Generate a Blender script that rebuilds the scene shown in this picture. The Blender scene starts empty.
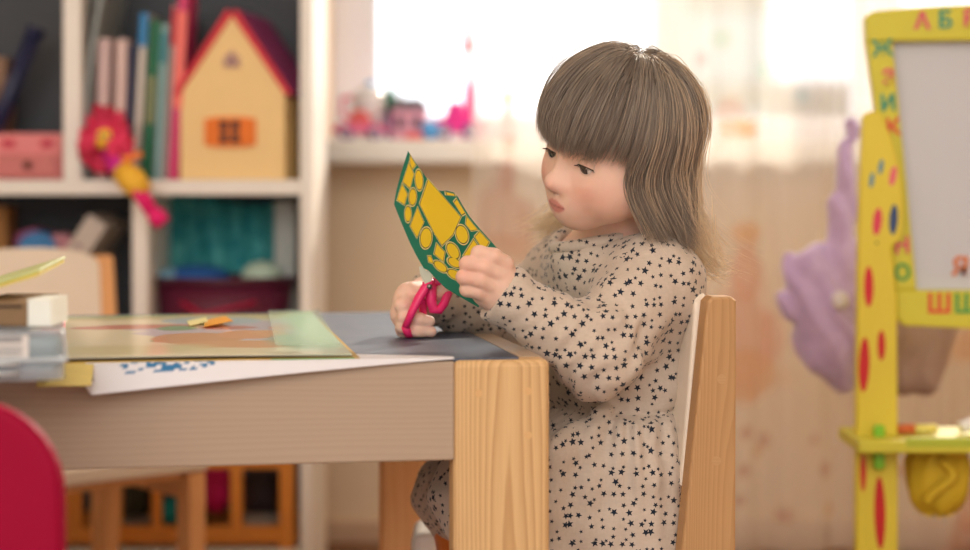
import bpy, bmesh, math, random
import numpy as np
from mathutils import Vector, Matrix, noise as mnoise
PI = math.pi
random.seed(7); RNG = np.random.default_rng(11)
scene = bpy.context.scene
COL = scene.collection

# ------------------------------------------------------------------ camera, light, exposure
F = 1800.0; CAMZ = 0.65; CX = 485.0; HY = 185.0
cam_d = bpy.data.cameras.new('camera'); cam = bpy.data.objects.new('camera', cam_d); COL.objects.link(cam)
cam.location = (0, 0, CAMZ); cam.rotation_euler = (PI/2, 0, 0)
cam_d.sensor_fit = 'HORIZONTAL'; cam_d.sensor_width = 36.0; cam_d.lens = F/970*36.0
cam_d.shift_y = -(275-HY)/970.0
cam_d.clip_start = 0.05; cam_d.clip_end = 200
cam_d.dof.use_dof = True; cam_d.dof.focus_distance = 1.72; cam_d.dof.aperture_fstop = 2.4
cam_d.dof.aperture_blades = 0
scene.camera = cam

world = bpy.data.worlds.new('sky'); scene.world = world; world.use_nodes = True
wn = world.node_tree.nodes; wl = world.node_tree.links; wn.clear()
w_out = wn.new('ShaderNodeOutputWorld'); w_bg = wn.new('ShaderNodeBackground')
w_tc = wn.new('ShaderNodeTexCoord'); w_sep = wn.new('ShaderNodeSeparateXYZ')
w_mr = wn.new('ShaderNodeMapRange'); w_mr.interpolation_type = 'SMOOTHSTEP'
w_mr.inputs['From Min'].default_value = -0.35; w_mr.inputs['From Max'].default_value = 0.45
w_mix = wn.new('ShaderNodeMix'); w_mix.data_type = 'RGBA'
w_mix.inputs['A'].default_value = (0.98, 0.95, 0.90, 1)       # the rest of the room, behind the camera
w_mix.inputs['B'].default_value = (1.8, 1.87, 1.95, 1)          # bright overcast sky outside
wl.new(w_tc.outputs['Generated'], w_sep.inputs[0]); wl.new(w_sep.outputs['Y'], w_mr.inputs['Value'])
wl.new(w_mr.outputs['Result'], w_mix.inputs['Factor']); wl.new(w_mix.outputs['Result'], w_bg.inputs['Color'])
wl.new(w_bg.outputs[0], w_out.inputs[0])
sun_d = bpy.data.lights.new('sun', 'SUN'); sun = bpy.data.objects.new('sun', sun_d); COL.objects.link(sun)
sun_d.energy = 5.2; sun_d.color = (1.0, 0.9, 0.74); sun_d.angle = math.radians(3)
sun.rotation_euler = Vector((-0.42, -1.0, -0.55)).to_track_quat('-Z', 'Y').to_euler()
fill_d = bpy.data.lights.new('room_fill', 'AREA'); fill = bpy.data.objects.new('room_fill', fill_d); COL.objects.link(fill)
fill_d.shape = 'RECTANGLE'; fill_d.size = 2.4; fill_d.size_y = 1.6; fill_d.energy = 31.0; fill_d.color = (1.0, 0.96, 0.91)
fill.location = (-0.6, -1.2, 1.9)
fill.rotation_euler = (Vector((0.1, 2.0, 0.5)) - Vector(fill.location)).to_track_quat('-Z', 'Y').to_euler()
vs = scene.view_settings
vs.view_transform = 'Standard'; vs.look = 'None'; vs.gamma = 1.0; vs.exposure = 0.34; vs.use_curve_mapping = False
scene.cycles.use_denoising = True
scene.cycles.sample_clamp_indirect = 6.0
scene.cycles.transparent_max_bounces = 16

def P(px, py, D):
    return Vector(((px-CX)*D/F, D, CAMZ-(py-HY)*D/F))
def PA(px, py, D):
    return np.array(P(px, py, D))

# ------------------------------------------------------------------ node helpers / materials
def srgb(r, g, b):
    f = lambda c: c/12.92 if c <= 0.04045 else ((c+0.055)/1.055)**2.4
    return (f(r/255), f(g/255), f(b/255), 1)
class NT:
    def __init__(s, name):
        s.m = bpy.data.materials.new(name); s.m.use_nodes = True
        s.n = s.m.node_tree.nodes; s.l = s.m.node_tree.links
        s.b = s.n['Principled BSDF']; s.o = s.n['Material Output']
    def node(s, t, **kw):
        x = s.n.new(t)
        for k, v in kw.items():
            if k in x.inputs: 
                if hasattr(v, 'is_linked') or isinstance(v, bpy.types.NodeSocket): s.l.new(v, x.inputs[k])
                else: x.inputs[k].default_value = v
            else: setattr(x, k, v)
        return x
    def math(s, op, a, b=None, c=None, clamp=False):
        x = s.n.new('ShaderNodeMath'); x.operation = op; x.use_clamp = clamp
        for i, v in enumerate((a, b, c)):
            if v is None: continue
            if isinstance(v, bpy.types.NodeSocket): s.l.new(v, x.inputs[i])
            else: x.inputs[i].default_value = v
        return x.outputs[0]
    def mix(s, f, a, b):
        x = s.n.new('ShaderNodeMix'); x.data_type = 'RGBA'
        for k, v in (('Factor', f), ('A', a), ('B', b)):
            if isinstance(v, bpy.types.NodeSocket): s.l.new(v, x.inputs[k])
            else: x.inputs[k].default_value = v
        return x.outputs['Result']
    def coords(s, scale=(1, 1, 1), rot=(0, 0, 0), kind='Object'):
        tc = s.n.new('ShaderNodeTexCoord'); mp = s.n.new('ShaderNodeMapping')
        mp.inputs['Scale'].default_value = scale; mp.inputs['Rotation'].default_value = rot
        s.l.new(tc.outputs[kind], mp.inputs[0]); return mp.outputs[0]
    def noise(s, vec, scale, detail=3, rough=0.5):
        x = s.n.new('ShaderNodeTexNoise'); x.inputs['Scale'].default_value = scale
        x.inputs['Detail'].default_value = detail; x.inputs['Roughness'].default_value = rough
        s.l.new(vec, x.inputs['Vector']); return x.outputs['Fac']
    def bump(s, h, strength=0.2, dist=0.001):
        x = s.n.new('ShaderNodeBump'); x.inputs['Strength'].default_value = strength
        x.inputs['Distance'].default_value = dist; s.l.new(h, x.inputs['Height']); s.l.new(x.outputs[0], s.b.inputs['Normal'])
    def ramp(s, f, stops):
        x = s.n.new('ShaderNodeValToRGB'); e = x.color_ramp.elements
        while len(e) < len(stops): e.new(0.5)
        for k, (p, c) in zip(e, stops): k.position = p; k.color = c
        s.l.new(f, x.inputs[0]); return x.outputs['Color']
_mc = {}
def mat(name, col, rough=0.5, var=0.06, nscale=30, metallic=0, spec=0.4, trans=0, bump=0.0, sheen=0, coat=0):
    if name in _mc: return _mc[name]
    t = NT(name); b = t.b
    c = srgb(*col) if max(col) > 1 else tuple(col)+(1,)
    v = t.coords(); n = t.noise(v, nscale, 4)
    lo = tuple(x*(1-var) for x in c[:3])+(1,); hi = tuple(min(1, x*(1+var)) for x in c[:3])+(1,)
    t.l.new(t.mix(n, lo, hi), b.inputs['Base Color'])
    b.inputs['Roughness'].default_value = rough; b.inputs['Metallic'].default_value = metallic
    b.inputs['Specular IOR Level'].default_value = spec
    if trans: b.inputs['Transmission Weight'].default_value = trans
    if coat: b.inputs['Coat Weight'].default_value = coat
    if sheen: b.inputs['Sheen Weight'].default_value = sheen
    if bump: t.bump(t.noise(v, nscale*6, 4), bump)
    _mc[name] = t.m; return t.m
def wood(name, light, dark, axis='Z', scale=1.0, contrast=1.0, rough=0.5, knots=False):
    """grain runs along AXIS in object space; growth rings of a trunk off to one side, cut lengthwise"""
    if name in _mc: return _mc[name]
    t = NT(name)
    ex = lambda k: tuple(q_*scale for q_ in {'X': (k, 1, 1), 'Y': (1, k, 1), 'Z': (1, 1, k)}[axis])
    warp = t.noise(t.coords(ex(0.10)), 9, 2); warp2 = t.noise(t.coords(ex(0.05)), 60, 3)
    sep = t.n.new('ShaderNodeSeparateXYZ'); t.l.new(t.coords(ex(1)), sep.inputs[0])
    a_, b_ = [i for i in 'XYZ' if i != axis]
    da = t.math('SUBTRACT', sep.outputs[a_], -0.032); db = t.math('SUBTRACT', sep.outputs[b_], -0.06)
    rr = t.math('SQRT', t.math('ADD', t.math('MULTIPLY', da, da), t.math('MULTIPLY', t.math('MULTIPLY', db, db), 0.35)))
    rr = t.math('ADD', rr, t.math('MULTIPLY', warp, 0.040)); rr = t.math('ADD', rr, t.math('MULTIPLY', warp2, 0.0035))
    saw = t.math('FRACT', t.math('MULTIPLY', rr, 330.0)); ring = t.math('POWER', saw, 2.2)
    ring = t.math('MULTIPLY', ring, t.math('SUBTRACT', 1.0, t.math('POWER', saw, 18.0)))
    fine = t.noise(t.coords(ex(0.02)), 700, 3, 0.6)
    g = t.math('ADD', t.math('MULTIPLY', ring, 0.75*contrast), t.math('MULTIPLY', t.math('SUBTRACT', fine, 0.35), 0.5*contrast), clamp=True)
    g = t.math('ADD', g, t.math('MULTIPLY', t.math('SUBTRACT', warp, 0.5), 0.25), clamp=True)
    t.l.new(t.mix(g, srgb(*light), srgb(*dark)), t.b.inputs['Base Color'])
    t.b.inputs['Roughness'].default_value = rough; t.b.inputs['Specular IOR Level'].default_value = 0.3
    t.bump(fine, 0.10, 0.0004)
    _mc[name] = t.m; return t.m
def attr_mat(name, rough=0.5, attr='tint', trans=0.0, spec=0.4, bump=0.0, bscale=200, coat=0.0):
    """colour printed on the thing itself, stored per vertex"""
    t = NT(name); a = t.n.new('ShaderNodeAttribute'); a.attribute_name = attr
    t.l.new(a.outputs['Color'], t.b.inputs['Base Color']); t.b.inputs['Roughness'].default_value = rough
    t.b.inputs['Specular IOR Level'].default_value = spec
    if coat: t.b.inputs['Coat Weight'].default_value = coat
    if trans:
        tr = t.n.new('ShaderNodeBsdfTranslucent'); t.l.new(a.outputs['Color'], tr.inputs[0])
        mx = t.n.new('ShaderNodeMixShader'); mx.inputs[0].default_value = trans
        t.l.new(t.b.outputs[0], mx.inputs[1]); t.l.new(tr.outputs[0], mx.inputs[2]); t.l.new(mx.outputs[0], t.o.inputs[0])
    if bump: t.bump(t.noise(t.coords(), bscale, 4), bump, 0.0004)
    return t.m
def thin_mat(name, col, trans=0.4, rough=0.6, var=0.05, clear=0.0):
    if name in _mc: return _mc[name]
    t = NT(name); c = srgb(*col); n = t.noise(t.coords(), 25, 3)
    cc = t.mix(n, tuple(x*(1-var) for x in c[:3])+(1,), tuple(min(1, x*(1+var)) for x in c[:3])+(1,))
    t.l.new(cc, t.b.inputs['Base Color']); t.b.inputs['Roughness'].default_value = rough
    tr = t.n.new('ShaderNodeBsdfTranslucent'); t.l.new(cc, tr.inputs[0])
    mx = t.n.new('ShaderNodeMixShader'); mx.inputs[0].default_value = trans
    t.l.new(t.b.outputs[0], mx.inputs[1]); t.l.new(tr.outputs[0], mx.inputs[2]); out = mx.outputs[0]
    if clear:
        tp = t.n.new('ShaderNodeBsdfTransparent'); m2 = t.n.new('ShaderNodeMixShader'); m2.inputs[0].default_value = clear
        t.l.new(out, m2.inputs[1]); t.l.new(tp.outputs[0], m2.inputs[2]); out = m2.outputs[0]
    t.l.new(out, t.o.inputs[0]); _mc[name] = t.m; return t.m

# ------------------------------------------------------------------ mesh helpers
def frame(d, up=Vector((0, 0, 1))):
    d = Vector(d).normalized(); up = Vector(up)
    if abs(d.dot(up)) > 0.98: up = Vector((0, 1, 0))
    x = d.cross(up).normalized(); y = x.cross(d).normalized(); return x, y, d
class MB:
    def __init__(s): s.v = []; s.f = []; s.m = []; s.s = []
    def add(s, verts, faces, m=0, smooth=False, M=None):
        o = len(s.v)
        for p in verts: s.v.append(tuple(M @ Vector(p)) if M is not None else tuple(p))
        for f in faces: s.f.append(tuple(i+o for i in f)); s.m.append(m); s.s.append(smooth)
        return s
    def bm(s, bm, m=0, smooth=False, M=None):
        bm.verts.index_update()
        s.add([v.co[:] for v in bm.verts], [[v.index for v in f.verts] for f in bm.faces], m, smooth, M); bm.free(); return s
    def box(s, c, size, m=0, bev=0.0, M=None, seg=2):
        bm = bmesh.new(); bmesh.ops.create_cube(bm, size=1)
        for v in bm.verts: v.co = Vector((v.co.x*size[0], v.co.y*size[1], v.co.z*size[2])) + Vector(c)
        if bev: bmesh.ops.bevel(bm, geom=bm.edges[:], offset=bev, segments=seg, profile=0.5, affect='EDGES', clamp_overlap=True)
        return s.bm(bm, m, False, M)
    def prism(s, poly, z0, z1, m=0, bev=0.0, M=None, seg=2):
        bm = bmesh.new()
        a = [bm.verts.new((x, y, z0)) for x, y in poly]; b = [bm.verts.new((x, y, z1)) for x, y in poly]
        n = len(poly)
        f0 = bm.faces.new(a[::-1]); f1 = bm.faces.new(b)
        for i in range(n): bm.faces.new((a[i], a[(i+1) % n], b[(i+1) % n], b[i]))
        bmesh.ops.recalc_face_normals(bm, faces=bm.faces[:])
        if bev:
            eds = [e for e in bm.edges if all(f in (f0, f1) or True for f in e.link_faces) and any(f in (f0, f1) for f in e.link_faces)]
            bmesh.ops.bevel(bm, geom=eds, offset=bev, segments=seg, profile=0.5, affect='EDGES', clamp_overlap=True)
        bmesh.ops.triangulate(bm, faces=[f for f in bm.faces if len(f.verts) > 4])
        return s.bm(bm, m, False, M)
    def tube(s, pts, r, n=10, m=0, closed=False, M=None, cap=True, flat=None):
        pts = [Vector(p) for p in pts]; k = len(pts)
        rs = list(r) if hasattr(r, '__len__') else [r]*k
        V = []; Fc = []; prevx = None
        for i, p in enumerate(pts):
            if closed: d = pts[(i+1) % k]-pts[i-1]
            else: d = pts[min(i+1, k-1)]-pts[max(i-1, 0)]
            d = d.normalized()
            if prevx is None: x, y, _ = frame(d)
            else:
                x = prevx - d*prevx.dot(d); x.normalize(); y = d.cross(x)
            prevx = x
            y = d.cross(x)
            for j in range(n):
                t = 2*PI*j/n; fl = flat or 1.0
                V.append(p + x*rs[i]*math.cos(t) + y*rs[i]*fl*math.sin(t))
        rng = k if closed else k-1
        for i in range(rng):
            for j in range(n):
                a = i*n+j; b = i*n+(j+1) % n; i2 = (i+1) % k
                Fc.append((a, b, i2*n+(j+1) % n, i2*n+j))
        if cap and not closed: Fc.append(tuple(range(n))[::-1]); Fc.append(tuple((k-1)*n+j for j in range(n)))
        return s.add(V, Fc, m, True, M)
    def cyl(s, a, b, r, r2=None, n=20, m=0, M=None):
        return s.tube([a, b], [r, r if r2 is None else r2], n, m, M=M)
    def ell(s, c, r, nu=24, nv=14, m=0, M=None):
        if not hasattr(r, '__len__'): r = (r, r, r)
        V = [(c[0], c[1], c[2]+r[2])]; Fc = []
        for i in range(1, nv):
            t = PI*i/nv
            for j in range(nu):
                p = 2*PI*j/nu
                V.append((c[0]+r[0]*math.sin(t)*math.cos(p), c[1]+r[1]*math.sin(t)*math.sin(p), c[2]+r[2]*math.cos(t)))
        V.append((c[0], c[1], c[2]-r[2])); L = len(V)-1
        for j in range(nu):
            Fc.append((0, 1+j, 1+(j+1) % nu)); Fc.append((L, L-nu+(j+1) % nu, L-nu+j))
        for i in range(nv-2):
            for j in range(nu):
                a = 1+i*nu+j; b = 1+i*nu+(j+1) % nu; Fc.append((a, a+nu, b+nu, b))
        return s.add(V, Fc, m, True, M)
    def lathe(s, prof, n=28, m=0, M=None, sx=1, sy=1):
        V = []; Fc = []
        for r, z in prof:
            for j in range(n): V.append((sx*r*math.cos(2*PI*j/n), sy*r*math.sin(2*PI*j/n), z))
        for i in range(len(prof)-1):
            for j in range(n): Fc.append((i*n+j, i*n+(j+1) % n, (i+1)*n+(j+1) % n, (i+1)*n+j))
        Fc.append(tuple(range(n))[::-1]); Fc.append(tuple((len(prof)-1)*n+j for j in range(n)))
        return s.add(V, Fc, m, True, M)
    def grid(s, fn, nu, nv, m=0, thick=0.0):
        V = [fn(i/nu, j/nv) for j in range(nv+1) for i in range(nu+1)]
        Fc = [(j*(nu+1)+i, j*(nu+1)+i+1, (j+1)*(nu+1)+i+1, (j+1)*(nu+1)+i) for j in range(nv) for i in range(nu)]
        return s.add(V, Fc, m, True)
    def build(s, name, mats, parent=None, loc=None, autosmooth=True, **props):
        me = bpy.data.meshes.new(name); me.from_pydata(s.v, [], s.f)
        if not isinstance(mats, (list, tuple)): mats = [mats]
        for q in mats: me.materials.append(q)
        me.polygons.foreach_set('material_index', s.m); me.polygons.foreach_set('use_smooth', s.s)
        me.update()
        o = bpy.data.objects.new(name, me); COL.objects.link(o)
        if parent: o.parent = parent
        if loc is not None: o.location = loc
        for k, v in props.items(): o[k] = v
        return o
def np_mesh(name, V, Fq, mats, parent=None, smooth=True):
    me = bpy.data.meshes.new(name)
    me.from_pydata(np.asarray(V).tolist(), [], np.asarray(Fq).tolist())
    if not isinstance(mats, (list, tuple)): mats = [mats]
    for q in mats: me.materials.append(q)
    if smooth: me.polygons.foreach_set('use_smooth', np.ones(len(me.polygons), bool))
    me.update()
    o = bpy.data.objects.new(name, me); COL.objects.link(o)
    if parent: o.parent = parent
    return o
def set_tint(o, colors, attr='tint'):
    a = o.data.color_attributes.new(attr, 'FLOAT_COLOR', 'POINT')
    c = np.ones((len(o.data.vertices), 4), np.float32); c[:, :3] = np.asarray(colors)[:, :3]
    a.data.foreach_set('color', c.ravel())
def thing(name, label, cat, loc=(0, 0, 0), rotz=0, group=None, rot=None):
    o = bpy.data.objects.new(name, None); COL.objects.link(o)
    o.empty_display_size = 0.05
    o.location = loc; o.rotation_euler = rot if rot else (0, 0, rotz)
    o['label'] = label; o['category'] = cat
    if group: o['group'] = group
    return o
def tag(o, label, cat, group=None):
    o['label'] = label; o['category'] = cat
    if group: o['group'] = group
    return o
def struct(o): o['kind'] = 'structure'; return o
def text_bm(txt, size, ext):
    cu = bpy.data.curves.new('lettering', 'FONT'); cu.body = txt; cu.size = size; cu.extrude = ext
    cu.align_x = 'CENTER'; cu.align_y = 'CENTER'; cu.offset = size*0.022
    o = bpy.data.objects.new('lettering', cu); COL.objects.link(o)
    dg = bpy.context.evaluated_depsgraph_get(); dg.update()
    me = o.evaluated_get(dg).to_mesh()
    V = [v.co[:] for v in me.vertices]; Fc = [tuple(p.vertices) for p in me.polygons]
    o.evaluated_get(dg).to_mesh_clear(); bpy.data.objects.remove(o); bpy.data.curves.remove(cu)
    return V, Fc
def XZ(D, yoff=0.0):
    """matrix: local (x,y,z) -> world (x, D - z, y): a drawing on an upright plane facing the camera"""
    return Matrix(((1, 0, 0, 0), (0, 0, -1, D+yoff), (0, 1, 0, 0), (0, 0, 0, 1)))
def smooth_poly(pts, n=6, closed=True):
    """Catmull-Rom through the points"""
    out = []; k = len(pts)
    for i in range(k if closed else k-1):
        p0 = pts[(i-1) % k] if closed or i > 0 else pts[0]; p1 = pts[i]; p2 = pts[(i+1) % k]
        p3 = pts[(i+2) % k] if closed or i+2 < k else pts[-1]
        for j in range(n):
            t = j/n
            out.append(tuple(0.5*((2*b)+(-a+c)*t+(2*a-5*b+4*c-d)*t*t+(-a+3*b-3*c+d)*t**3) for a, b, c, d in zip(p0, p1, p2, p3)))
    if not closed: out.append(tuple(pts[-1]))
    return out

# ------------------------------------------------------------------ common materials
m_wall = mat('tan_wall_paint', (252, 228, 196), 0.85, 0.03, 8)
m_white = mat('white_lacquer', (242, 236, 228), 0.45, 0.02, 12)
m_winframe = mat('white_window_plastic', (226, 224, 230), 0.35, 0.02, 12)
m_pine = wood('pine_along_height', (228, 190, 138), (178, 126, 76), 'Z', 1.0, 0.95)
m_pine2 = wood('pine_chair', (198, 154, 106), (158, 112, 72), 'Z', 1.6, 0.6)
m_honey_pine_and_glow = wood('honey_pine_and_bounce_glow', (248, 190, 132), (228, 154, 98), 'Z', 1.6, 0.7)
m_apron = wood('whitewashed_board', (186, 164, 143), (168, 146, 125), 'X', 0.8, 0.55, 0.55)
m_cream = mat('cream_chair_board', (248, 234, 216), 0.5, 0.02, 20)
m_peg = wood('peg_end_grain', (226, 184, 130), (210, 160, 104), 'X', 2, 0.5)
m_peg2 = wood('chair_peg', (200, 158, 112), (178, 134, 92), 'X', 2, 0.5)
m_floor = wood('brown_floor_boards', (150, 106, 76), (116, 78, 54), 'X', 0.5, 0.8, 0.45)

# ------------------------------------------------------------------ the room
WY = 3.28                                                        # inner face of the window wall
win_x0, win_x1, win_z0, win_z1 = -0.29, 1.66, 0.70, 2.25
w = MB(); w.box((0.2, 0.9, -0.02), (4.0, 4.9, 0.04)); struct(w.build('floor', m_floor))
w = MB()
w.box(((-1.8+win_x0)/2, WY+0.11, 1.3), (win_x0+1.8, 0.22, 2.6))
w.box(((win_x1+2.2)/2, WY+0.11, 1.3), (2.2-win_x1, 0.22, 2.6))
w.box(((win_x0+win_x1)/2, WY+0.11, win_z0/2), (win_x1-win_x0, 0.22, win_z0))
w.box(((win_x0+win_x1)/2, WY+0.11, (win_z1+2.6)/2), (win_x1-win_x0, 0.22, 2.6-win_z1))
struct(w.build('wall_back', m_wall))
w = MB(); w.box((-1.85, 0.95, 1.3), (0.1, 4.9, 2.6)); struct(w.build('wall_left', m_wall))
w = MB(); w.box((2.25, 0.95, 1.3), (0.1, 4.9, 2.6)); struct(w.build('wall_right', m_wall))
w = MB(); w.box((0.2, 0.95, 2.63), (4.2, 4.9, 0.06)); struct(w.build('ceiling', mat('ceiling_paint', (240, 235, 228), 0.9, 0.01)))
w = MB(); w.box((0.85, WY-0.008, 0.02), (2.5, 0.016, 0.04), bev=0.004)
struct(w.build('baseboard_back', mat('beige_skirting', (222, 190, 160), 0.5)))
# window: frame, mullion, panes
wf = MB(); fy = WY+0.15
for x0, x1 in ((win_x0, win_x0+0.086), (0.70, 0.79), (win_x1-0.07, win_x1)):
    wf.box(((x0+x1)/2, fy, (win_z0+win_z1)/2), (x1-x0, 0.06, win_z1-win_z0), bev=0.006)
for x0, x1 in ((win_x0+0.086, 0.70), (0.79, win_x1-0.07)):
    wf.box(((x0+x1)/2, fy, win_z0+0.04), (x1-x0, 0.056, 0.08), bev=0.004); wf.box(((x0+x1)/2, fy, win_z1-0.04), (x1-x0, 0.056, 0.08), bev=0.004)
win = struct(wf.build('window_1', m_winframe))
tg = NT('window_glass'); tp = tg.n.new('ShaderNodeBsdfTransparent'); gl = tg.n.new('ShaderNodeBsdfGlossy'); gl.inputs['Roughness'].default_value = 0.02
mx = tg.n.new('ShaderNodeMixShader'); mx.inputs[0].default_value = 0.05
tg.l.new(tp.outputs[0], mx.inputs[1]); tg.l.new(gl.outputs[0], mx.inputs[2]); tg.l.new(mx.outputs[0], tg.o.inputs[0])
for x0, x1 in ((win_x0+0.08, 0.71), (0.78, win_x1-0.06)):
    g = MB(); g.box(((x0+x1)/2, fy, (win_z0+win_z1)/2), (x1-x0, 0.006, win_z1-win_z0-0.14)); g.build('pane', tg.m, win)
s = MB(); s.box(((-0.292+1.72)/2, WY-0.02, 0.708), (2.012, 0.27, 0.042), bev=0.008)
struct(s.build('trim_1', m_white))
SILL = 0.7292

# outside, beyond the window: pale blocks of flats in the haze
def flats(name, x0, x1, y, ztop, col, label, wins):
    t = thing(name, label, 'building', ((x0+x1)/2, y, -6))
    b = MB(); b.box((0, 2, (ztop+6)/2), (x1-x0, 4, ztop+6)); b.build('facade', mat(label[:12], col, 0.9, 0.03, 2), t)
    r = MB(); r.box((0, 2, ztop+6.06), (x1-x0+0.3, 4.3, 0.14)); r.build('roof_edge', mat('pale_roof', (196, 176, 170), 0.9), t)
    for wx, wz in wins:
        q = MB(); q.box((wx-(x0+x1)/2, -0.01, wz+6), (0.46, 0.05, 0.7)); q.build('window', mat('far_window', (150, 176, 184), 0.3), t)
flats('apartment_building', 3.85, 8.2, 25, 2.0, (118, 106, 98), 'pale pinkish low apartment block outside, seen through the right side of the window', [(x, z) for x in (4.5, 5.4, 6.3, 7.2) for z in (0.2, 1.2)])
flats('apartment_building', 2.1, 3.05, 19, 3.6, (112, 118, 102), 'tall pale greenish apartment block outside, between the girl and the easel', [(x, z) for x in (2.35, 2.8) for z in (0.1, 1.1, 2.1)])

# ------------------------------------------------------------------ table
TH = math.radians(9.7); T0 = Vector((0.058, 1.6, 0))
e1 = Vector((-math.cos(TH), -math.sin(TH), 0)); e2 = Vector((-math.sin(TH), math.cos(TH), 0))
TOP = 0.497; TL = 1.05; TD = 0.60
# local frame of the table: x to the right along the front edge (0 = right end), y away from the camera
table = thing('play_table', 'low pine table with a whitewashed apron and glossy dark top', 'table', T0, TH)
def leg_mesh(x0, y0):
    b = MB(); b.box((x0+0.0435, y0+0.016, (TOP-0.002)/2), (0.087, 0.032, TOP-0.002), bev=0.006, seg=3); return b
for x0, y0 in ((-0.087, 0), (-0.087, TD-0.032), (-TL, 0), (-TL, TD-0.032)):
    lg = leg_mesh(x0, y0).build('leg', m_pine if y0 == 0 else m_honey_pine_and_glow, table)  # far legs are the same pine; warm bounce glow put into their colour
    if y0 == 0 and x0 > -0.2:
        for qx, qz in ((0.0225, 0.466), (0.067, 0.467), (0.067, 0.428)):
            b = MB(); b.cyl((x0+qx, -0.0002, qz), (x0+qx, 0.004, qz), 0.0035, n=16); b.s = [False]*len(b.s); b.build('peg', m_peg, lg)
AH = 0.0875
for (cx, cy, sx, sy) in ((-TL/2, 0.011, TL-0.172, 0.022), (-TL/2, TD-0.011, TL-0.172, 0.022)):
    b = MB(); b.box((cx, cy, TOP-0.002-AH/2), (sx, sy, AH), bev=0.002); b.build('apron', m_apron, table)
m_apron_y = wood('whitewashed_board_end', (186, 164, 143), (168, 146, 125), 'Y', 0.8, 0.55, 0.55)
for cx in (-0.011, -TL+0.011):
    b = MB(); b.box((cx, TD/2, TOP-0.002-AH/2), (0.022, TD-0.064, AH), bev=0.002); b.build('apron', m_apron_y, table)
tt = NT('dark_glossy_tabletop'); v = tt.coords()
scr = tt.noise(tt.coords((3, 40, 1)), 12, 4, 0.6); blot = tt.noise(v, 9, 4)
tt.l.new(tt.mix(tt.math('MULTIPLY', scr, blot), srgb(26, 36, 58), srgb(92, 112, 142)), tt.b.inputs['Base Color'])
tt.l.new(tt.math('MULTIPLY_ADD', blot, 0.20, 0.36), tt.b.inputs['Roughness']); tt.b.inputs['Specular IOR Level'].default_value = 0.9
tt.bump(tt.noise(v, 160, 3), 0.08, 0.0004)
b = MB(); b.box((-TL/2-0.012, TD/2, TOP-0.006), (TL-0.030, TD-0.012, 0.012), bev=0.001); b.build('tabletop', tt.m, table)
def T(x, y, z=TOP):
    return T0 + Vector((x*math.cos(TH)-y*math.sin(TH), x*math.sin(TH)+y*math.cos(TH), z))

# ------------------------------------------------------------------ children's chairs (local: faces +x, y to its left)
def child_chair(label, loc, rot, m_post, m_seat, Dp=0.29, SZ=0.262):
    t = thing('child_chair', label, 'chair', loc, rot)
    W, H = 0.285, 0.545
    for sy in (-1, 1):
        y0 = sy*(W/2-0.0125)
        poly = [(-0.002, H-0.004), (0.004, H), (0.022, H), (0.027, H-0.005), (0.053, SZ+0.03), (0.055, SZ-0.03), (0.036, 0), (0, 0), (-0.001, SZ)]
        b = MB(); M = Matrix(((1, 0, 0, 0), (0, 0, 1, y0-0.0125), (0, 1, 0, 0), (0, 0, 0, 1)))
        b.prism(poly, 0, 0.025, bev=0.003, M=M); ps = b.build('back_post', m_post, t)
        for qx, qz in ((0.013, H-0.078), (0.018, H-0.155)):
            k = MB(); k.cyl((qx, y0+sy*0.0122, qz), (qx, y0+sy*0.0127, qz), 0.0045, n=14); k.s = [False]*len(k.s); k.build('peg', m_peg2, ps)
        b = MB(); b.box((Dp-0.02, y0, (SZ-0.024)/2), (0.038, 0.026, SZ-0.024), bev=0.003); b.build('front_leg', m_post, t)
        b = MB(); b.box((Dp/2+0.012, y0, SZ-0.045), (Dp-0.094, 0.02, 0.036), bev=0.002); b.build('side_rail', m_post, t)
    b = MB(); b.box((Dp-0.03, 0, SZ-0.029), (0.02, W-0.054, 0.013), bev=0.002); b.build('front_rail', m_post, t)
    b = MB(); b.box((Dp/2+0.031, 0, SZ-0.011), (Dp-0.055, W+0.004, 0.022), bev=0.005, seg=3); b.build('seat', m_seat, t, label='cream board seat')
    # backrest board: arched top, between the posts
    n = 14; hw = W/2-0.0255
    top = [(hw*math.cos(PI*i/n), H-0.016+0.030*math.sin(PI*i/n)**0.8) for i in range(n+1)]
    poly = top+[(-hw, SZ+0.10), (hw, SZ+0.10)]
    M = Matrix(((0, -0.085, 1, 0.047+0.023), (1, 0, 0, 0), (0, 1, 0.085, 0), (0, 0, 0, 1)))
    b = MB(); b.prism(poly, -0.007, 0.007, bev=0.003, M=M); b.build('backrest', m_seat, t, label='cream curved backrest')
    return t
# the girl's chair: back posts at the right, facing left with the table's turn
hc = Vector((0.236, 1.70, 0)) + 0.1425*Vector((-math.sin(TH), math.cos(TH), 0))
hero_chair = child_chair('pine child chair with cream seat that the girl sits on', hc, PI+TH, m_pine2, m_cream, 0.225)
# the empty chair across the table
ang = math.radians(40); br = Vector((-0.582, 2.707, 0)); fdir = Vector((math.sin(ang), -math.cos(ang), 0)); ldir = Vector((-math.cos(ang), -math.sin(ang), 0))
cc = br + ldir*0.13
child_chair('empty honey pine child chair with cream backrest, across the table by the shelf', cc, math.atan2(fdir.y, fdir.x), m_honey_pine_and_glow, m_cream, 0.29, 0.277)

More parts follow.
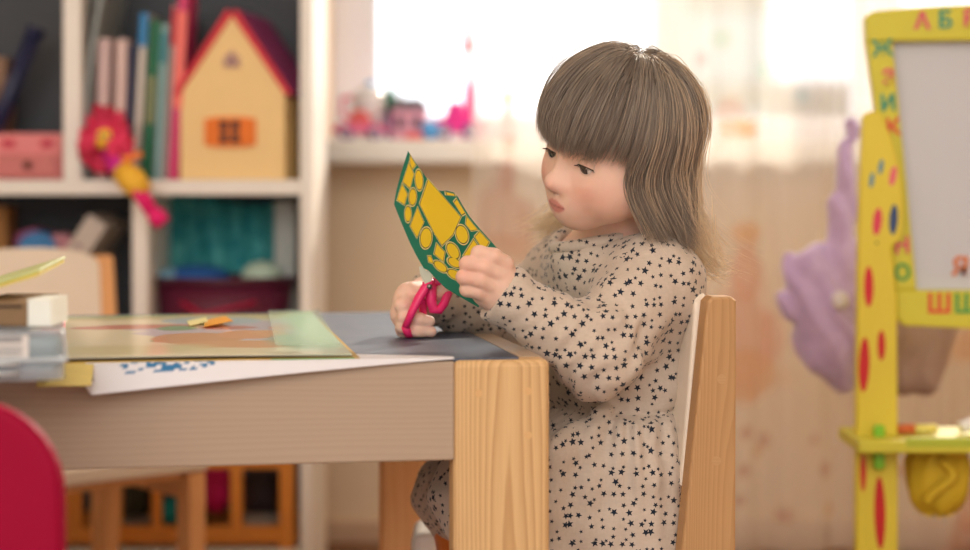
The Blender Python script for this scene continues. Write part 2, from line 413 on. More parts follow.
# red plastic chair, close to the camera at the lower left
m_red = mat('magenta_red_plastic', (150, 0, 48), 0.6, 0.03, 10, spec=0.12)
rc = thing('plastic_chair', 'magenta red plastic child chair at the near left, its back to us', 'chair', (-0.47, 1.27, 0))
def rback(hw, h0, h1, r, n=10):
    p = [(-hw*0.93, h0), (hw*0.93, h0), (hw*0.918, h0+0.09)]
    p += [(hw-0.016-r+r*math.cos(a)+0.0, h1-r+r*math.sin(a)) for a in np.linspace(0, PI/2, n)]
    p += [(-hw+0.016+r+r*math.cos(a), h1-r+r*math.sin(a)) for a in np.linspace(PI/2, PI, n)]
    p += [(-hw*0.918, h0+0.09)]
    return p
Mb = Matrix(((1, 0, 0, 0), (0, 0.10, -1, 0.0), (0, 1, 0.10, 0), (0, 0, 0, 1)))
b = MB(); b.prism(rback(0.180, 0.30, 0.493, 0.07), -0.010, 0.012, bev=0.008, M=Mb, seg=3); bk = b.build('backrest', m_red, rc)
b = MB(); b.box((0, 0.17, 0.285), (0.33, 0.30, 0.026), bev=0.011, seg=3); b.build('seat', m_red, rc)
for sx in (-1, 1):
    for y in (0.035, 0.30):
        b = MB(); b.tube([(sx*0.135, y, 0.285), (sx*0.16, y+(0.02 if y > 0.1 else -0.02), 0.0)], [0.020, 0.015], 14); b.build('leg', m_red, rc)

# ------------------------------------------------------------------ shelf unit
SY = 2.75; SB = 3.0
def sx(px, D=SY): return (px-CX)*D/F
def sz(py, D=SY): return CAMZ-(py-HY)*D/F
m_shelfback = mat('charcoal_back_panel', (74, 78, 84), 0.7, 0.08, 5)
shelf = thing('shelf_unit', 'white open shelf unit with charcoal back panel, standing left of the window', 'shelf', (-0.73, SY, 0))
def sbox(name, x0, x1, y0, y1, z0, z1, m=m_white, **kw):
    b = MB(); b.box(((x0+x1)/2+0.73, (y0+y1)/2-SY, (z0+z1)/2), (x1-x0, y1-y0, z1-z0), bev=0.0015); return b.build(name, m, shelf, **kw)
xr0, xr1 = sx(300), sx(312); zl1, zl0 = sz(180), sz(195)
sbox('side_panel', xr0, xr1, SY, SB, 0, 1.36); sbox('side_panel', -1.25, -1.226, SY, SB, 0, 1.36)
sbox('shelf_board', -1.226, xr0, SY, SB-0.01, zl0, zl1)
sbox('shelf_board', -1.226, xr0, SY, SB-0.01, 0.325, 0.347)
sbox('shelf_board', -1.226, xr0, SY, SB-0.01, 0.068, 0.092)
sbox('top_board', -1.226, xr0, SY, SB-0.01, 1.336, 1.36)
sbox('divider', sx(63), sx(81), SY, SB-0.01, zl1, 1.336)
sbox('divider', sx(132), sx(148), SY, SB-0.01, 0.347, zl0)
sbox('back_panel', -1.226, xr0, SB-0.01, SB, 0.02, 1.336, m_shelfback, label='charcoal back panel')
Z1 = zl1+0.0004; Z2 = 0.3474; Z3 = 0.0924

def book(label, px0, px1, ptop, lean_px, D, depth, col, col2=None, band=None, group='books in the upper shelf compartment', z0=None, tag_cat='book'):
    """spine towards us; px0/px1: foot of the spine, lean_px: sideways shift of its top"""
    z0 = Z1 if z0 is None else z0
    x0, x1 = sx(px0, D), sx(px1, D); h = sz(ptop, D)-z0; th = x1-x0
    lean = math.atan2((lean_px)*D/F, h)
    L = h/math.cos(lean)-(th*abs(math.sin(lean)) if lean else 0)
    t = thing('book', label, tag_cat, (x0 if lean < 0 else x1, D, z0), 0, group, rot=(0, lean, 0))
    s0 = 0 if lean < 0 else -th
    cov = MB()
    cov.box((s0+th/2, 0.0015, L/2), (th, 0.003, L), bev=0.001); 
    cov.box((s0+0.0012, depth/2, L/2), (0.0024, depth, L)); cov.box((s0+th-0.0012, depth/2, L/2), (0.0024, depth, L))
    if band: cov.box((s0+th/2, -0.0002, L*band[0]), (th*0.98, 0.002, L*band[1]), 1)
    cov.build('cover', [mat('cover %d %d %d' % col, col, 0.5, 0.08, 20), mat('band %d %d %d' % (col2 or col), col2 or col, 0.5, 0.08, 30)], t)
    pg = MB(); pg.box((s0+th/2, depth/2+0.001, L/2), (max(th-0.005, 0.001), depth-0.008, L-0.006)); pg.build('pages', mat('book_paper', (232, 222, 205), 0.8), t)
    return t
book('pinkish white book spine, leftmost of the upright books', 94, 107, 38, 4, 2.79, 0.18, (222, 190, 186), (214, 130, 140), (0.35, 0.3))
book('pinkish white book beside the leftmost one, red lower half', 112, 124, 39, 4, 2.79, 0.18, (226, 196, 190), (210, 84, 110), (0.25, 0.4))
book('thin navy blue book between pinkish white and white spines', 125.0, 129.5, 44, 6, 2.79, 0.19, (34, 58, 110))
book('white book with a bright blue top, leaning right', 131, 139, 13, 9.5, 2.79, 0.19, (222, 214, 205), (40, 130, 190), (0.9, 0.2))
book('dark green book leaning right beside the blue-topped one', 141, 151, 20, 9.5, 2.79, 0.19, (26, 112, 74), (120, 130, 90), (0.5, 0.3))
book('pale teal book leaning right, left of the red-topped one', 153, 161, 24, 8, 2.79, 0.19, (150, 190, 190), (70, 140, 150), (0.85, 0.2))
book('thin white book with red top, beside the tall pink one', 162, 167, 5, 10.5, 2.79, 0.19, (224, 200, 196), (196, 40, 60), (0.88, 0.22))
book('tall magenta pink book next to the toy house', 168.0, 178, -14, 11, 2.78, 0.09, (224, 62, 120), (250, 120, 110), (0.62, 0.5))
# curved grey folder at the left of the books
fo = MB()
path = smooth_poly([(sx(85, 2.78), sz(180, 2.78)), (sx(85.5, 2.78), sz(120, 2.78)), (sx(90, 2.78), sz(60, 2.78)), (sx(99, 2.78), sz(5, 2.78)), (sx(106, 2.78), sz(-30, 2.78))], 6, False)
fo.add([(x+o, y, z) for y in (2.77, 2.94) for o in (0, 0.006) for x, z in path], [])
k = len(path); Fc = []
for i in range(k-1):
    Fc += [(i, i+1, k+i+1, k+i), (2*k+i+1, 2*k+i, 3*k+i, 3*k+i+1), (i+1, i, 2*k+i, 2*k+i+1), (k+i, k+i+1, 3*k+i+1, 3*k+i)]
Fc += [(0, k, 3*k, 2*k), (k-1, 3*k-1, 4*k-1, 2*k-1)]
fo.f += Fc; fo.m += [0]*len(Fc); fo.s += [False]*len(Fc)
tag(fo.build('folder', mat('grey_plastic_folder', (150, 156, 154), 0.35)), 'bent grey plastic folder standing at the left end of the books', 'folder')

# doll house
dhx0, dhx1 = sx(182.5, 2.77), sx(289.5, 2.77); dhw = dhx1-dhx0; dhe = sz(93, 2.77)-Z1; dha = sz(15, 2.77)-Z1
dh = thing('dollhouse', 'cream wooden dollhouse with orange shutters and a red gable edge', 'dollhouse', ((dhx0+dhx1)/2-0.006, 2.77, Z1), math.radians(-7))
Mx = XZ(0); hw = dhw/2
b = MB(); b.prism([(-hw, 0), (hw, 0), (hw, dhe), (0, dha), (-hw, dhe)], -0.20, 0, M=Mx, bev=0.001); b.build('body', mat('cream_house_wall', (246, 212, 150), 0.6, 0.04), dh)
m_gable = mat('red_gable', (214, 40, 60), 0.5); m_rpurple = mat('purple_roof', (156, 52, 116), 0.5)
rt = 0.009
for s_ in (-1, 1):
    d = Vector((s_*hw, dhe-dha, 0)); n_ = Vector((-(dhe-dha), s_*hw, 0)).normalized()*(s_ if s_ > 0 else s_)
    n_ = Vector((abs(n_.x)*s_, abs(n_.y), 0))
    a = Vector((0, dha, 0)); e = Vector((s_*hw, dhe, 0))+d.normalized()*0.006
    q = [a, e, e+n_*rt, a+n_*rt+Vector((0, rt*0.45, 0))]
    b = MB(); b.prism([(p.x, p.y) for p in q], -0.205, -0.002, m=0, M=Mx); b.build('roof_panel', m_rpurple, dh)
    b = MB(); b.prism([(p.x, p.y) for p in q], -0.002, 0.004, m=0, M=Mx); b.build('gable_trim', m_gable, dh)
wz = sz(132, 2.77)-Z1; wx = sx(234.5, 2.77)-(dhx0+dhx1)/2
m_orange = mat('orange_paint', (240, 126, 40), 0.55); m_dk = mat('dark_opening', (44, 34, 44), 0.6)
b = MB(); b.box((wx, -0.003, wz), (0.042, 0.006, 0.046), bev=0.001); wfm = b.build('window', m_orange, dh)
for qx in (-1, 1):
    for qz in (-1, 1):
        b = MB(); b.box((wx+qx*0.009, -0.0065, wz+qz*0.0095), (0.012, 0.002, 0.015)); b.build('pane', m_dk, wfm)
    sh = [(0.021, -0.023), (0.040, -0.020), (0.040, 0.020), (0.021, 0.023)]
    b = MB(); b.prism([(wx+qx*x, wz+z) for x, z in sh], 0, 0.006, M=Mx, bev=0.001); b.build('shutter', m_orange, dh)
az = sz(60, 2.77)-Z1; m_aw = mat('mauve_paint', (150, 110, 120), 0.6)
b = MB(); b.prism([(-0.013, -0.012), (0.013, -0.012), (0.013, 0.004), (0, 0.016), (-0.013, 0.004)], 0, 0.003, M=Matrix.Translation((0, 0, az)) @ Mx); aw = b.build('attic_window', mat('pale_attic_frame', (214, 176, 150), 0.6), dh)
for qx, qz, hh in ((-1, -0.004, 0.009), (1, -0.004, 0.009), (0, 0.006, 0.007)):
    b = MB(); b.box((qx*0.006, -0.0035, az+qz), (0.008, 0.002, hh)); b.build('pane', m_aw, aw)

# pink chest, navy tube, tan box in the upper left compartment
pk = thing('toy_chest', 'small pink drawer chest at the bottom of the upper left compartment', 'chest', (sx(27, 2.8), 2.8, Z1))
m_pink = mat('pink_paint', (232, 138, 140), 0.55, 0.05)
hw = sx(61, 2.8)-sx(27, 2.8); hh = sz(133, 2.8)-Z1
b = MB(); b.box((0, 0.08, hh/2), (2*hw, 0.15, hh), bev=0.004); b.build('body', m_pink, pk)
b = MB(); b.box((0, 0.003, hh*0.30), (2*hw-0.012, 0.008, hh*0.5), bev=0.002); dr = b.build('drawer', mat('dusty_pink', (206, 120, 118), 0.55), pk)
b = MB(); b.ell((0.002, -0.006, hh*0.32), 0.007, 14, 8); b.build('knob', mat('brown_knob', (110, 60, 50), 0.4), dr)
for qx in (-0.03, 0.03):
    b = MB(); b.box((qx, 0.004, hh*0.78), (0.02, 0.004, 0.012), bev=0.001); b.build('decoration', mat('rose_red', (206, 60, 84), 0.5), pk)
nt = MB(); a0 = Vector((sx(-8, 2.88), 2.88, Z1+0.0745+0.0)); 
a0 = Vector((sx(-22, 2.9), 2.9, Z1+0.016)); a1 = Vector((sx(36, 2.9), 2.9, sz(30, 2.9)))
nt.cyl(a0, a1, 0.014, n=18); nt.cyl(a0+(a1-a0)*0.97, a1+(a1-a0)*0.015, 0.0155, n=18)
tag(nt.build('tube', mat('navy_glitter_card', (36, 40, 74), 0.35, 0.3, 90)), 'dark navy tube leaning behind the pink chest', 'tube')
tb = MB(); tb.box((sx(-12, 2.955), 2.955, Z1+0.10), (0.075, 0.06, 0.20), bev=0.003)
tag(tb.build('box', mat('tan_carton', (150, 118, 96), 0.7)), 'tan carton behind the navy tube at the left frame edge', 'box')

# lower left compartment
lb = thing('book', 'white book leaning left in the lower compartment above the cream chair back', 'book', (sx(77, 2.8)-0.150, 2.80, Z2), rot=(0, math.radians(33), 0))
b = MB(); L = (sz(203, 2.8)-Z2)/math.cos(math.radians(33))-0.02
b.box((0.0175, 0.09, L/2), (0.035, 0.18, L), bev=0.002); b.build('cover', mat('greyish_white_cover', (206, 192, 180), 0.6), lb)
b = MB()
for i in range(9): b.box((0.0175+0.004*math.sin(i*2.1), -0.0008, L*0.55+i*0.011), (0.012, 0.0016, 0.006))
b.build('spine_lettering', mat('rose_grey_print', (170, 128, 130), 0.6), lb)
def gem(label, px, py, D, r, col, z0, name='toy_block'):
    h = sz(py, D)-z0
    b = MB(); b.prism([(r*math.cos(a)*1.15, h-r+r*math.sin(a)) for a in np.linspace(PI*0.08, PI*0.92, 5)]+[(-r, 0), (r, 0)], -0.05, 0.0, M=Matrix.Translation((sx(px, D), D, z0)) @ Mx, bev=0.004)
    return tag(b.build(name, mat('toy %d %d %d' % col, col, 0.4, 0.1)), label, 'toy', 'coloured toys in the lower left compartment')
gem('blue faceted toy standing left of the leaning white book', 36, 231, 2.84, 0.027, (60, 130, 190), Z2)
gem('pink faceted toy behind the blue one in the lower compartment', 33, 228, 2.92, 0.034, (214, 110, 160), Z2)
gem('rose toy with a rounded top beside the leaning white book', 59, 233, 2.85, 0.02, (196, 130, 140), Z2)
b = MB(); b.box((sx(-4, 2.9), 2.9, (Z2+sz(206, 2.9))/2), (sx(12, 2.9)-sx(-20, 2.9), 0.06, sz(206, 2.9)-Z2), bev=0.003)
tag(b.build('box', mat('mustard_carton', (160, 110, 54), 0.6)), 'brown mustard carton at the left end of the lower compartment', 'box')

# lower right compartment: teal cloth, basket, odds and ends
tn = NT('teal_patterned_cloth'); tv = tn.coords(); vo = tn.n.new('ShaderNodeTexVoronoi'); vo.inputs['Scale'].default_value = 34; tn.l.new(tv, vo.inputs['Vector'])
tn.l.new(tn.mix(tn.math('MULTIPLY', tn.noise(tv, 26, 3), vo.outputs['Distance'], clamp=True), srgb(0, 132, 142), srgb(120, 214, 208)), tn.b.inputs['Base Color']); tn.b.inputs['Roughness'].default_value = 0.7
D = 2.95
def tealfn(u, v_):
    x = sx(151, D)+u*(sx(279, D)-sx(151, D)); z = Z2+v_*(sz(199, D)-Z2)
    return (x, D+0.012*math.sin(u*19+v_*2)+0.03*(v_-0.5)*0.4-0.02*(1-v_)**2, z+0.008*math.sin(u*6)*v_)
b = MB(); b.grid(tealfn, 40, 20); o = b.build('cloth_bag', tn.m); md = o.modifiers.new('thickness', 'SOLIDIFY'); md.thickness = 0.006
tag(o, 'teal patterned cloth bag standing at the back of the lower right compartment', 'bag')
bk = thing('basket', 'dark maroon oval basket in the lower right compartment', 'basket', (sx(224, 2.86), 2.86, Z2))
bw = (sx(294, 2.86)-sx(156, 2.86))/2; bh = sz(280, 2.86)-Z2
b = MB(); b.lathe([(0.78, 0), (0.9, bh*0.4), (1.0, bh), (0.955, bh), (0.86, bh*0.4), (0.74, 0.006)], 44, sx=bw, sy=0.085); b.build('bowl', mat('maroon_plastic', (92, 24, 52), 0.4, 0.1), bk)
b = MB(); b.tube([(bw*math.cos(a), 0.085*math.sin(a), bh) for a in np.linspace(0, 2*PI, 44, endpoint=False)], 0.007, 8, closed=True); b.build('rim', mat('maroon_rim', (74, 18, 44), 0.4), bk)
b = MB(); b.tube([(-bw*0.5, -0.075, bh*0.80), (-0.02, -0.09, bh*0.68), (bw*0.55, -0.073, bh*0.80)], 0.008, 8, flat=0.4); b.build('band', mat('crimson_band', (190, 24, 70), 0.4), bk)
def cushion(name, label, cat, c, r, col, group=None):
    b = MB(); b.ell(c, r, 24, 14); return tag(b.build(name, mat('%s %d%d%d' % ((name,)+col), col, 0.7, 0.1)), label, cat, group)
cushion('folded_cloth', 'royal blue folded cloth lying in the maroon basket', 'cloth', (sx(196, 2.87), 2.87, sz(277, 2.87)), (0.055, 0.05, 0.02), (40, 96, 170))
cushion('folded_cloth', 'pale blue folded cloth at the left of the maroon basket', 'cloth', (sx(171, 2.86), 2.86, sz(276, 2.86)), (0.022, 0.04, 0.014), (130, 180, 206))
cushion('bowl', 'pale green upturned bowl on the right of the maroon basket', 'bowl', (sx(262, 2.87), 2.87, sz(277, 2.87)), (0.033, 0.04, 0.026), (190, 214, 196))
b = MB(); b.box((sx(288, 2.93), 2.93, (Z2+sz(200, 2.95))/2), (0.034, 0.1, sz(200, 2.95)-Z2), bev=0.003)
tag(b.build('box', mat('grey_white_box', (170, 176, 174), 0.6)), 'narrow grey white box at the right of the teal bag', 'box')

# doll slumped over the shelf edge
dl = thing('doll', 'pink haired cloth doll slumped over the shelf edge before the books', 'doll', (sx(112, 2.735), 2.735, Z1))
Dd = 2.735
def q(px, py, dd=0.0): return P(px, py, Dd+dd)-Vector(dl.location)
m_dp = mat('hot_pink_cloth', (236, 30, 120), 0.7, 0.12, 60); m_dhair = mat('raspberry_yarn', (232, 60, 100), 0.8, 0.2, 120); m_dy = mat('yellow_felt', (246, 190, 60), 0.7, 0.1)
b = MB()
for i in range(26):
    a = i/26*PI*1.5-0.4; r0 = 19+4*math.sin(i*3.7)
    b.tube([q(107, 140), q(107-0.5*r0*math.cos(a), 136-0.6*r0*math.sin(a), 0.02*math.sin(i*2.2)), q(106-1.05*r0*math.cos(a), 137-1.35*r0*math.sin(a)+6*math.cos(a)**2, 0.024*math.sin(i*1.7)), q(106-1.05*r0*math.cos(a), 158-1.2*r0*math.sin(a)*0.9, 0.02*math.sin(i*1.3))], [0.006, 0.009, 0.009, 0.005], 7)
b.ell(q(108, 138, 0.02), (0.033, 0.028, 0.038)); b.ell(q(103, 160, 0.02), (0.024, 0.02, 0.022)); b.build('hair', m_dhair, dl)
b = MB(); b.ell(q(104, 138, -0.014), (0.016, 0.012, 0.017)); fc = b.build('head', m_dy, dl)
for ex in (-1, 1):
    b = MB(); b.ell(q(104+ex*3.5, 136, -0.0255), (0.0028, 0.002, 0.0032), 10, 6); b.build('eye', mat('teal_bead', (50, 120, 110), 0.3), fc)
b = MB(); b.tube([q(108, 152, -0.004), q(117, 164, -0.02), q(124, 176, -0.03)], [0.012, 0.016, 0.013], 14); b.build('body', mat('violet_pink_cloth', (206, 30, 140), 0.7), dl)
b = MB(); b.tube([q(113, 157, -0.012), q(127, 160, -0.03), q(142, 153, -0.03)], [0.007, 0.006, 0.005], 10); b.build('arm', mat('orange_felt', (246, 140, 70), 0.7), dl)
b = MB(); b.tube([q(122, 171, -0.03), q(132, 180, -0.042), q(143, 193, -0.044)], [0.017, 0.021, 0.017], 14); b.build('skirt', m_dy, dl)
for k_, (pa, pb, pc) in enumerate((((136, 186, -0.04), (146, 198, -0.045), (152, 209, -0.045)), ((132, 184, -0.05), (140, 197, -0.055), (150, 212, -0.055)))):
    b = MB(); b.tube([q(*pa), q(*pb), q(*pc)], [0.008, 0.008, 0.008], 12); lgo = b.build('leg', m_dp, dl)
    b = MB(); b.tube([q(*pc), q(156+k_*2, 217, pc[2]), q(163, 224, pc[2])], [0.009, 0.014, 0.012], 12); b.build('boot', m_dp, lgo)

# wooden crate with slats in the bottom compartment and toys in it
cr = thing('wooden_crate', 'orange wooden crate with slatted front in the bottom shelf compartment', 'crate', (sx(176, 2.76), 2.76, Z3))
m_cr = wood('crate_wood', (226, 148, 62), (190, 110, 40), 'Z', 1.4, 0.6)
def cb(name, px0, px1, py0, py1, y=0.0, d=0.016):
    x0, x1 = sx(px0, 2.76)-cr.location.x, sx(px1, 2.76)-cr.location.x; z0, z1 = sz(py1, 2.76)-Z3, sz(py0, 2.76)-Z3
    b = MB(); b.box(((x0+x1)/2, y+d/2, (z0+z1)/2), (x1-x0, d, z1-z0), bev=0.002); return b.build(name, m_cr, cr)
for x0, x1 in ((58, 70), (70.5, 81), (109, 121), (151, 161), (192, 202), (230, 242)): cb('slat', x0, x1, 468, 528)
cb('corner_post', 279, 294, 456, 549, 0, 0.03); cb('corner_post', 28, 42, 456, 549, 0, 0.03)
cb('top_rail', 42, 279, 454, 469, 0, 0.018); cb('bottom_rail', 42, 279, 527, 544, 0, 0.018)
b = MB(); b.box((0.0, 0.24, 0.075), (sx(294, 2.76)-sx(28, 2.76), 0.012, 0.14)); b.build('back_board', m_cr, cr)
b = MB(); b.box((0.0, 0.13, 0.012), (sx(292, 2.76)-sx(30, 2.76), 0.20, 0.010)); b.build('base_board', m_cr, cr)
def toyb(label, px, py, D, r, col, name='soft_toy', cat='toy'):
    return cushion(name, label, cat, tuple(P(px, py, D)), r, col, 'toys in the slatted crate')
toyb('magenta soft toy behind the slats of the crate', 216, 487, 2.86, (0.026, 0.03, 0.042), (214, 20, 100))
toyb('teal soft toy low between the slats of the crate', 171, 513, 2.85, (0.03, 0.03, 0.024), (20, 150, 150))
toyb('dark mossy soft toy at the left behind the slats', 133, 496, 2.88, (0.03, 0.04, 0.05), (66, 62, 44))
toyb('dark brown soft toy at the right behind the slats', 262, 492, 2.88, (0.034, 0.04, 0.045), (58, 44, 44))
toyb('pale grey dish lying at the right behind the slats', 258, 519, 2.84, (0.045, 0.05, 0.008), (170, 160, 150), 'dish', 'dish')
toyb('pale grey dish lying under the teal soft toy', 142, 522, 2.84, (0.035, 0.045, 0.008), (150, 146, 140), 'dish', 'dish')

# ------------------------------------------------------------------ implicit surfaces: smooth bodies as one continuous mesh
def rotm(x, y, z): return np.array([x, y, z], float).T         # columns are the axes
class Implicit:
    """groups of shapes; inside a group joined with the group's k, groups joined with their outer k"""
    def __init__(s): s.groups = []; s.cuts = []; s.clip = None; s.disp = None
    def group(s, k_in, k_out): s.groups.append((k_in, k_out, [])); return s
    def cap(s, a, b, ra, rb): s.groups[-1][2].append(('c', np.array(a, float), np.array(b, float), ra, rb)); return s
    def ell(s, c, r, R=None): s.groups[-1][2].append(('e', np.array(c, float), np.array(r, float), np.eye(3) if R is None else R)); return s
    def cut(s, prim, k): s.cuts.append((prim, k)); return s
    @staticmethod
    def pd(pr, p):
        if pr[0] == 'c':
            _, a, b, ra, rb = pr; ab = b-a; L = float(ab@ab)+1e-12
            t = np.clip(((p-a)@ab)/L, 0, 1); return np.linalg.norm(p-a-t[:, None]*ab, axis=1)-(ra+(rb-ra)*t)
        _, c, r, R = pr; qq = (p-c)@R
        k0 = np.linalg.norm(qq/r, axis=1); k1 = np.linalg.norm(qq/(r*r), axis=1)+1e-9
        return k0*(k0-1)/k1
    @staticmethod
    def smin(a, b, k):
        h = np.maximum(k-np.abs(a-b), 0)/k; return np.minimum(a, b)-h*h*k*0.25
    def val(s, p, slack=None):
        out = None
        if slack is not None: c = p.mean(0)[None]
        lim = None
        if slack is not None:
            dc = [[float(s.pd(q_, c)[0]) for q_ in g[2]] for g in s.groups]
            lim = min(min(x) for x in dc if x)+slack
        for gi, (ki, ko, prs) in enumerate(s.groups):
            gd = None
            for pi, pr in enumerate(prs):
                if lim is not None and dc[gi][pi] > lim: continue
                d = s.pd(pr, p); gd = d if gd is None else s.smin(gd, d, ki)
            if gd is None: continue
            out = gd if out is None else s.smin(out, gd, ko)
        for pr, k in s.cuts:
            out = -s.smin(-out, s.pd(pr, p), k)
        if s.clip is not None: out = np.maximum(out, s.clip(p))
        if s.disp is not None: out = out + s.disp(p)
        return out
    def mesh(s, lo, hi, h, B=12):
        lo = np.array(lo, float); n = np.ceil((np.array(hi)-lo)/(h*B)).astype(int)
        gx = np.stack(np.meshgrid(*[np.arange(k) for k in n], indexing='ij'), -1).reshape(-1, 3)
        cen = lo+(gx+0.5)*h*B; rad = h*B*0.87
        keep = np.abs(s.val(cen)) < rad*1.35+0.012
        N = n*B+2
        keyf = lambda ijk: (ijk[..., 0]*N[1]+ijk[..., 1])*N[2]+ijk[..., 2]
        loc = np.stack(np.meshgrid(*[np.arange(B+1)]*3, indexing='ij'), -1).reshape(-1, 3)
        K = []; V = []; Q = []
        offs = np.array([[i, j, k] for i in (0, 1) for j in (0, 1) for k in (0, 1)])
        eds = [(a, b) for a in range(8) for b in range(a+1, 8) if np.abs(offs[a]-offs[b]).sum() == 1]
        for g in gx[keep]:
            base = g*B; pts = lo+(base+loc)*h
            d = s.val(pts, slack=rad*2+0.05).reshape(B+1, B+1, B+1)
            if d.min() > 0 or d.max() < 0: continue
            I = d < 0
            cs = np.stack([d[o[0]:o[0]+B, o[1]:o[1]+B, o[2]:o[2]+B] for o in offs], -1)
            ins = cs < 0; act = ins.any(-1) & ~ins.all(-1)
            idx = np.argwhere(act); c8 = cs[act]
            acc = np.zeros((len(idx), 3)); cnt = np.zeros(len(idx))
            for a, b in eds:
                x = (c8[:, a] < 0) != (c8[:, b] < 0)
                t = np.where(x, c8[:, a]/(c8[:, a]-c8[:, b]+1e-20), 0)
                pt = offs[a]+t[:, None]*(offs[b]-offs[a]); acc += np.where(x[:, None], pt, 0); cnt += x
            K.append(keyf(base+idx)); V.append(lo+(base+idx+acc/cnt[:, None])*h)
            for ax in range(3):
                sl = [slice(0, B)]*3; s2 = list(sl); s2[ax] = slice(1, B+1)
                A0 = I[tuple(sl)]; A1 = I[tuple(s2)]; e = np.argwhere(A0 != A1)
                if not len(e): continue
                u, w_ = [(1, 2), (2, 0), (0, 1)][ax]
                du = np.zeros(3, int); du[u] = 1; dw = np.zeros(3, int); dw[w_] = 1
                G = base+e
                qd = np.stack([keyf(G-du-dw), keyf(G-dw), keyf(G), keyf(G-du)], 1)
                fl = ~A0[tuple(e.T)]; qd[fl] = qd[fl][:, ::-1]; Q.append(qd)
        K = np.concatenate(K); V = np.concatenate(V); Q = np.concatenate(Q)
        o = np.argsort(K); Ks = K[o]
        pos = np.searchsorted(Ks, Q); pos = np.clip(pos, 0, len(Ks)-1); ok = (Ks[pos] == Q).all(1)
        return V, o[pos[ok]]
def relax(V, Q, it=2, lam=0.5):
    e = np.concatenate([Q[:, [0, 1]], Q[:, [1, 2]], Q[:, [2, 3]], Q[:, [3, 0]]])
    for _ in range(it):
        acc = np.zeros_like(V); cnt = np.zeros(len(V))
        for a, b in ((0, 1), (1, 0)):
            np.add.at(acc, e[:, a], V[e[:, b]]); np.add.at(cnt, e[:, a], 1)
        V = V+lam*(acc/np.maximum(cnt, 1)[:, None]-V)
    return V
def normals(V, Q):
    n = np.cross(V[Q[:, 2]]-V[Q[:, 0]], V[Q[:, 3]]-V[Q[:, 1]]); o = np.zeros_like(V)
    for k in range(4): np.add.at(o, Q[:, k], n)
    return o/(np.linalg.norm(o, axis=1)[:, None]+1e-12)
def vnoise(p, scale, seed=0):
    """smooth value noise, numpy"""
    q_ = p*scale+seed*17.3; i = np.floor(q_).astype(np.int64); f = q_-i; f = f*f*(3-2*f)
    def hsh(a): 
        n_ = (a[:, 0]*73856093) ^ (a[:, 1]*19349663) ^ (a[:, 2]*83492791); n_ = (n_ ^ (n_ >> 13))*1274126177
        return ((n_ ^ (n_ >> 16)) & 0xffff)/65535.0
    r = 0
    for dx in (0, 1):
        for dy in (0, 1):
            for dz in (0, 1):
                wgt = (f[:, 0] if dx else 1-f[:, 0])*(f[:, 1] if dy else 1-f[:, 1])*(f[:, 2] if dz else 1-f[:, 2])
                r = r+wgt*hsh(i+np.array([dx, dy, dz]))
    return r*2-1

# ------------------------------------------------------------------ the girl
CHILD = Vector((0.13, 1.83, 0.2635))
child = thing('child', 'toddler girl in a cream star-print dress cutting a yellow paper with pink scissors', 'person', CHILD)
CB = np.array(CHILD)
hA = np.array([.537, -.796, -.296]); hU = np.array([0, -.347, .938]); hU /= np.linalg.norm(hU)
hA -= hU*(hA@hU); hA /= np.linalg.norm(hA); hF = np.cross(hA, hU)
HR = rotm(hA, hF, hU)                                            # head axes: her left, forward, up
EYE = PA(562, 160, 1.735); HC = EYE-0.072*hF+0.008*hU
def H(x, y, z): return HC+HR@(np.array([x, y, z], float)*1e-3)
def Hinv(p): return ((p-HC)@HR)*1e3
aL = np.array([.37, -.93, 0]); fT = np.array([-.93, -.37, 0]); TR = rotm(fT, aL, [0, 0, 1])

body = Implicit()
def head_shapes(B):
    B.group(0.022, 0.012)
    B.ell(H(0, 2, 23), np.array([64, 75.5, 63])*1e-3, HR)
    B.ell(H(0, 20, -20), np.array([55, 52, 51])*1e-3, HR)
    for s_ in (-1, 1):
        B.ell(H(s_*31, 40, -36), np.array([26, 28, 27])*1e-3, HR)
        B.cap(H(s_*40, 4, -36), H(s_*9, 46, -59), 0.018, 0.0155)
    B.ell(H(0, 57, -65), np.array([15, 13, 12])*1e-3, HR)
    B.ell(H(0, 63, -47), np.array([20, 12, 13])*1e-3, HR)
    B.group(0.008, 0.009)                                        # nose
    B.cap(H(0, 69, -10), H(0, 80, -28), 0.0064, 0.0078)
    B.ell(H(0, 81.5, -29.5), np.array([8.2, 7.6, 7.0])*1e-3, HR)
    for s_ in (-1, 1): B.ell(H(s_*8.2, 74, -32.5), np.array([5.4, 6.2, 5.0])*1e-3, HR)
    B.group(0.003, 0.0045)                                       # upper lip
    B.cap(H(-15, 66.0, -53.2), H(-3, 74.0, -49.6), 0.0024, 0.0038); B.cap(H(15, 66.0, -53.2), H(3, 74.0, -49.6), 0.0024, 0.0038); B.cap(H(-3, 74.0, -49.8), H(3, 74.0, -49.8), 0.0038, 0.0038)
    B.group(0.003, 0.0030)                                       # lower lip
    B.cap(H(-12, 67, -55.0), H(0, 72.4, -56.4), 0.0024, 0.0043); B.cap(H(12, 67, -55.0), H(0, 72.4, -56.4), 0.0024, 0.0043)
    for s_ in (-1, 1):                                           # ears
        B.group(0.004, 0.006)
        B.ell(H(s_*61, 0, -14), np.array([5, 11, 18])*1e-3, HR); B.ell(H(s_*63, -3, -8), np.array([5, 10, 13])*1e-3, HR)
        B.cut(('e', H(s_*69, 1, -11), np.array([6, 6, 10])*1e-3, HR), 0.004)
        B.cut(('e', H(s_*28, 81, -7.5), np.array([17, 15, 9])*1e-3, HR), 0.014)
        B.cut(('e', H(s_*4.6, 77.5, -38.2), np.array([2.6, 3.4, 2.4])*1e-3, HR), 0.0025)
head_shapes(body)
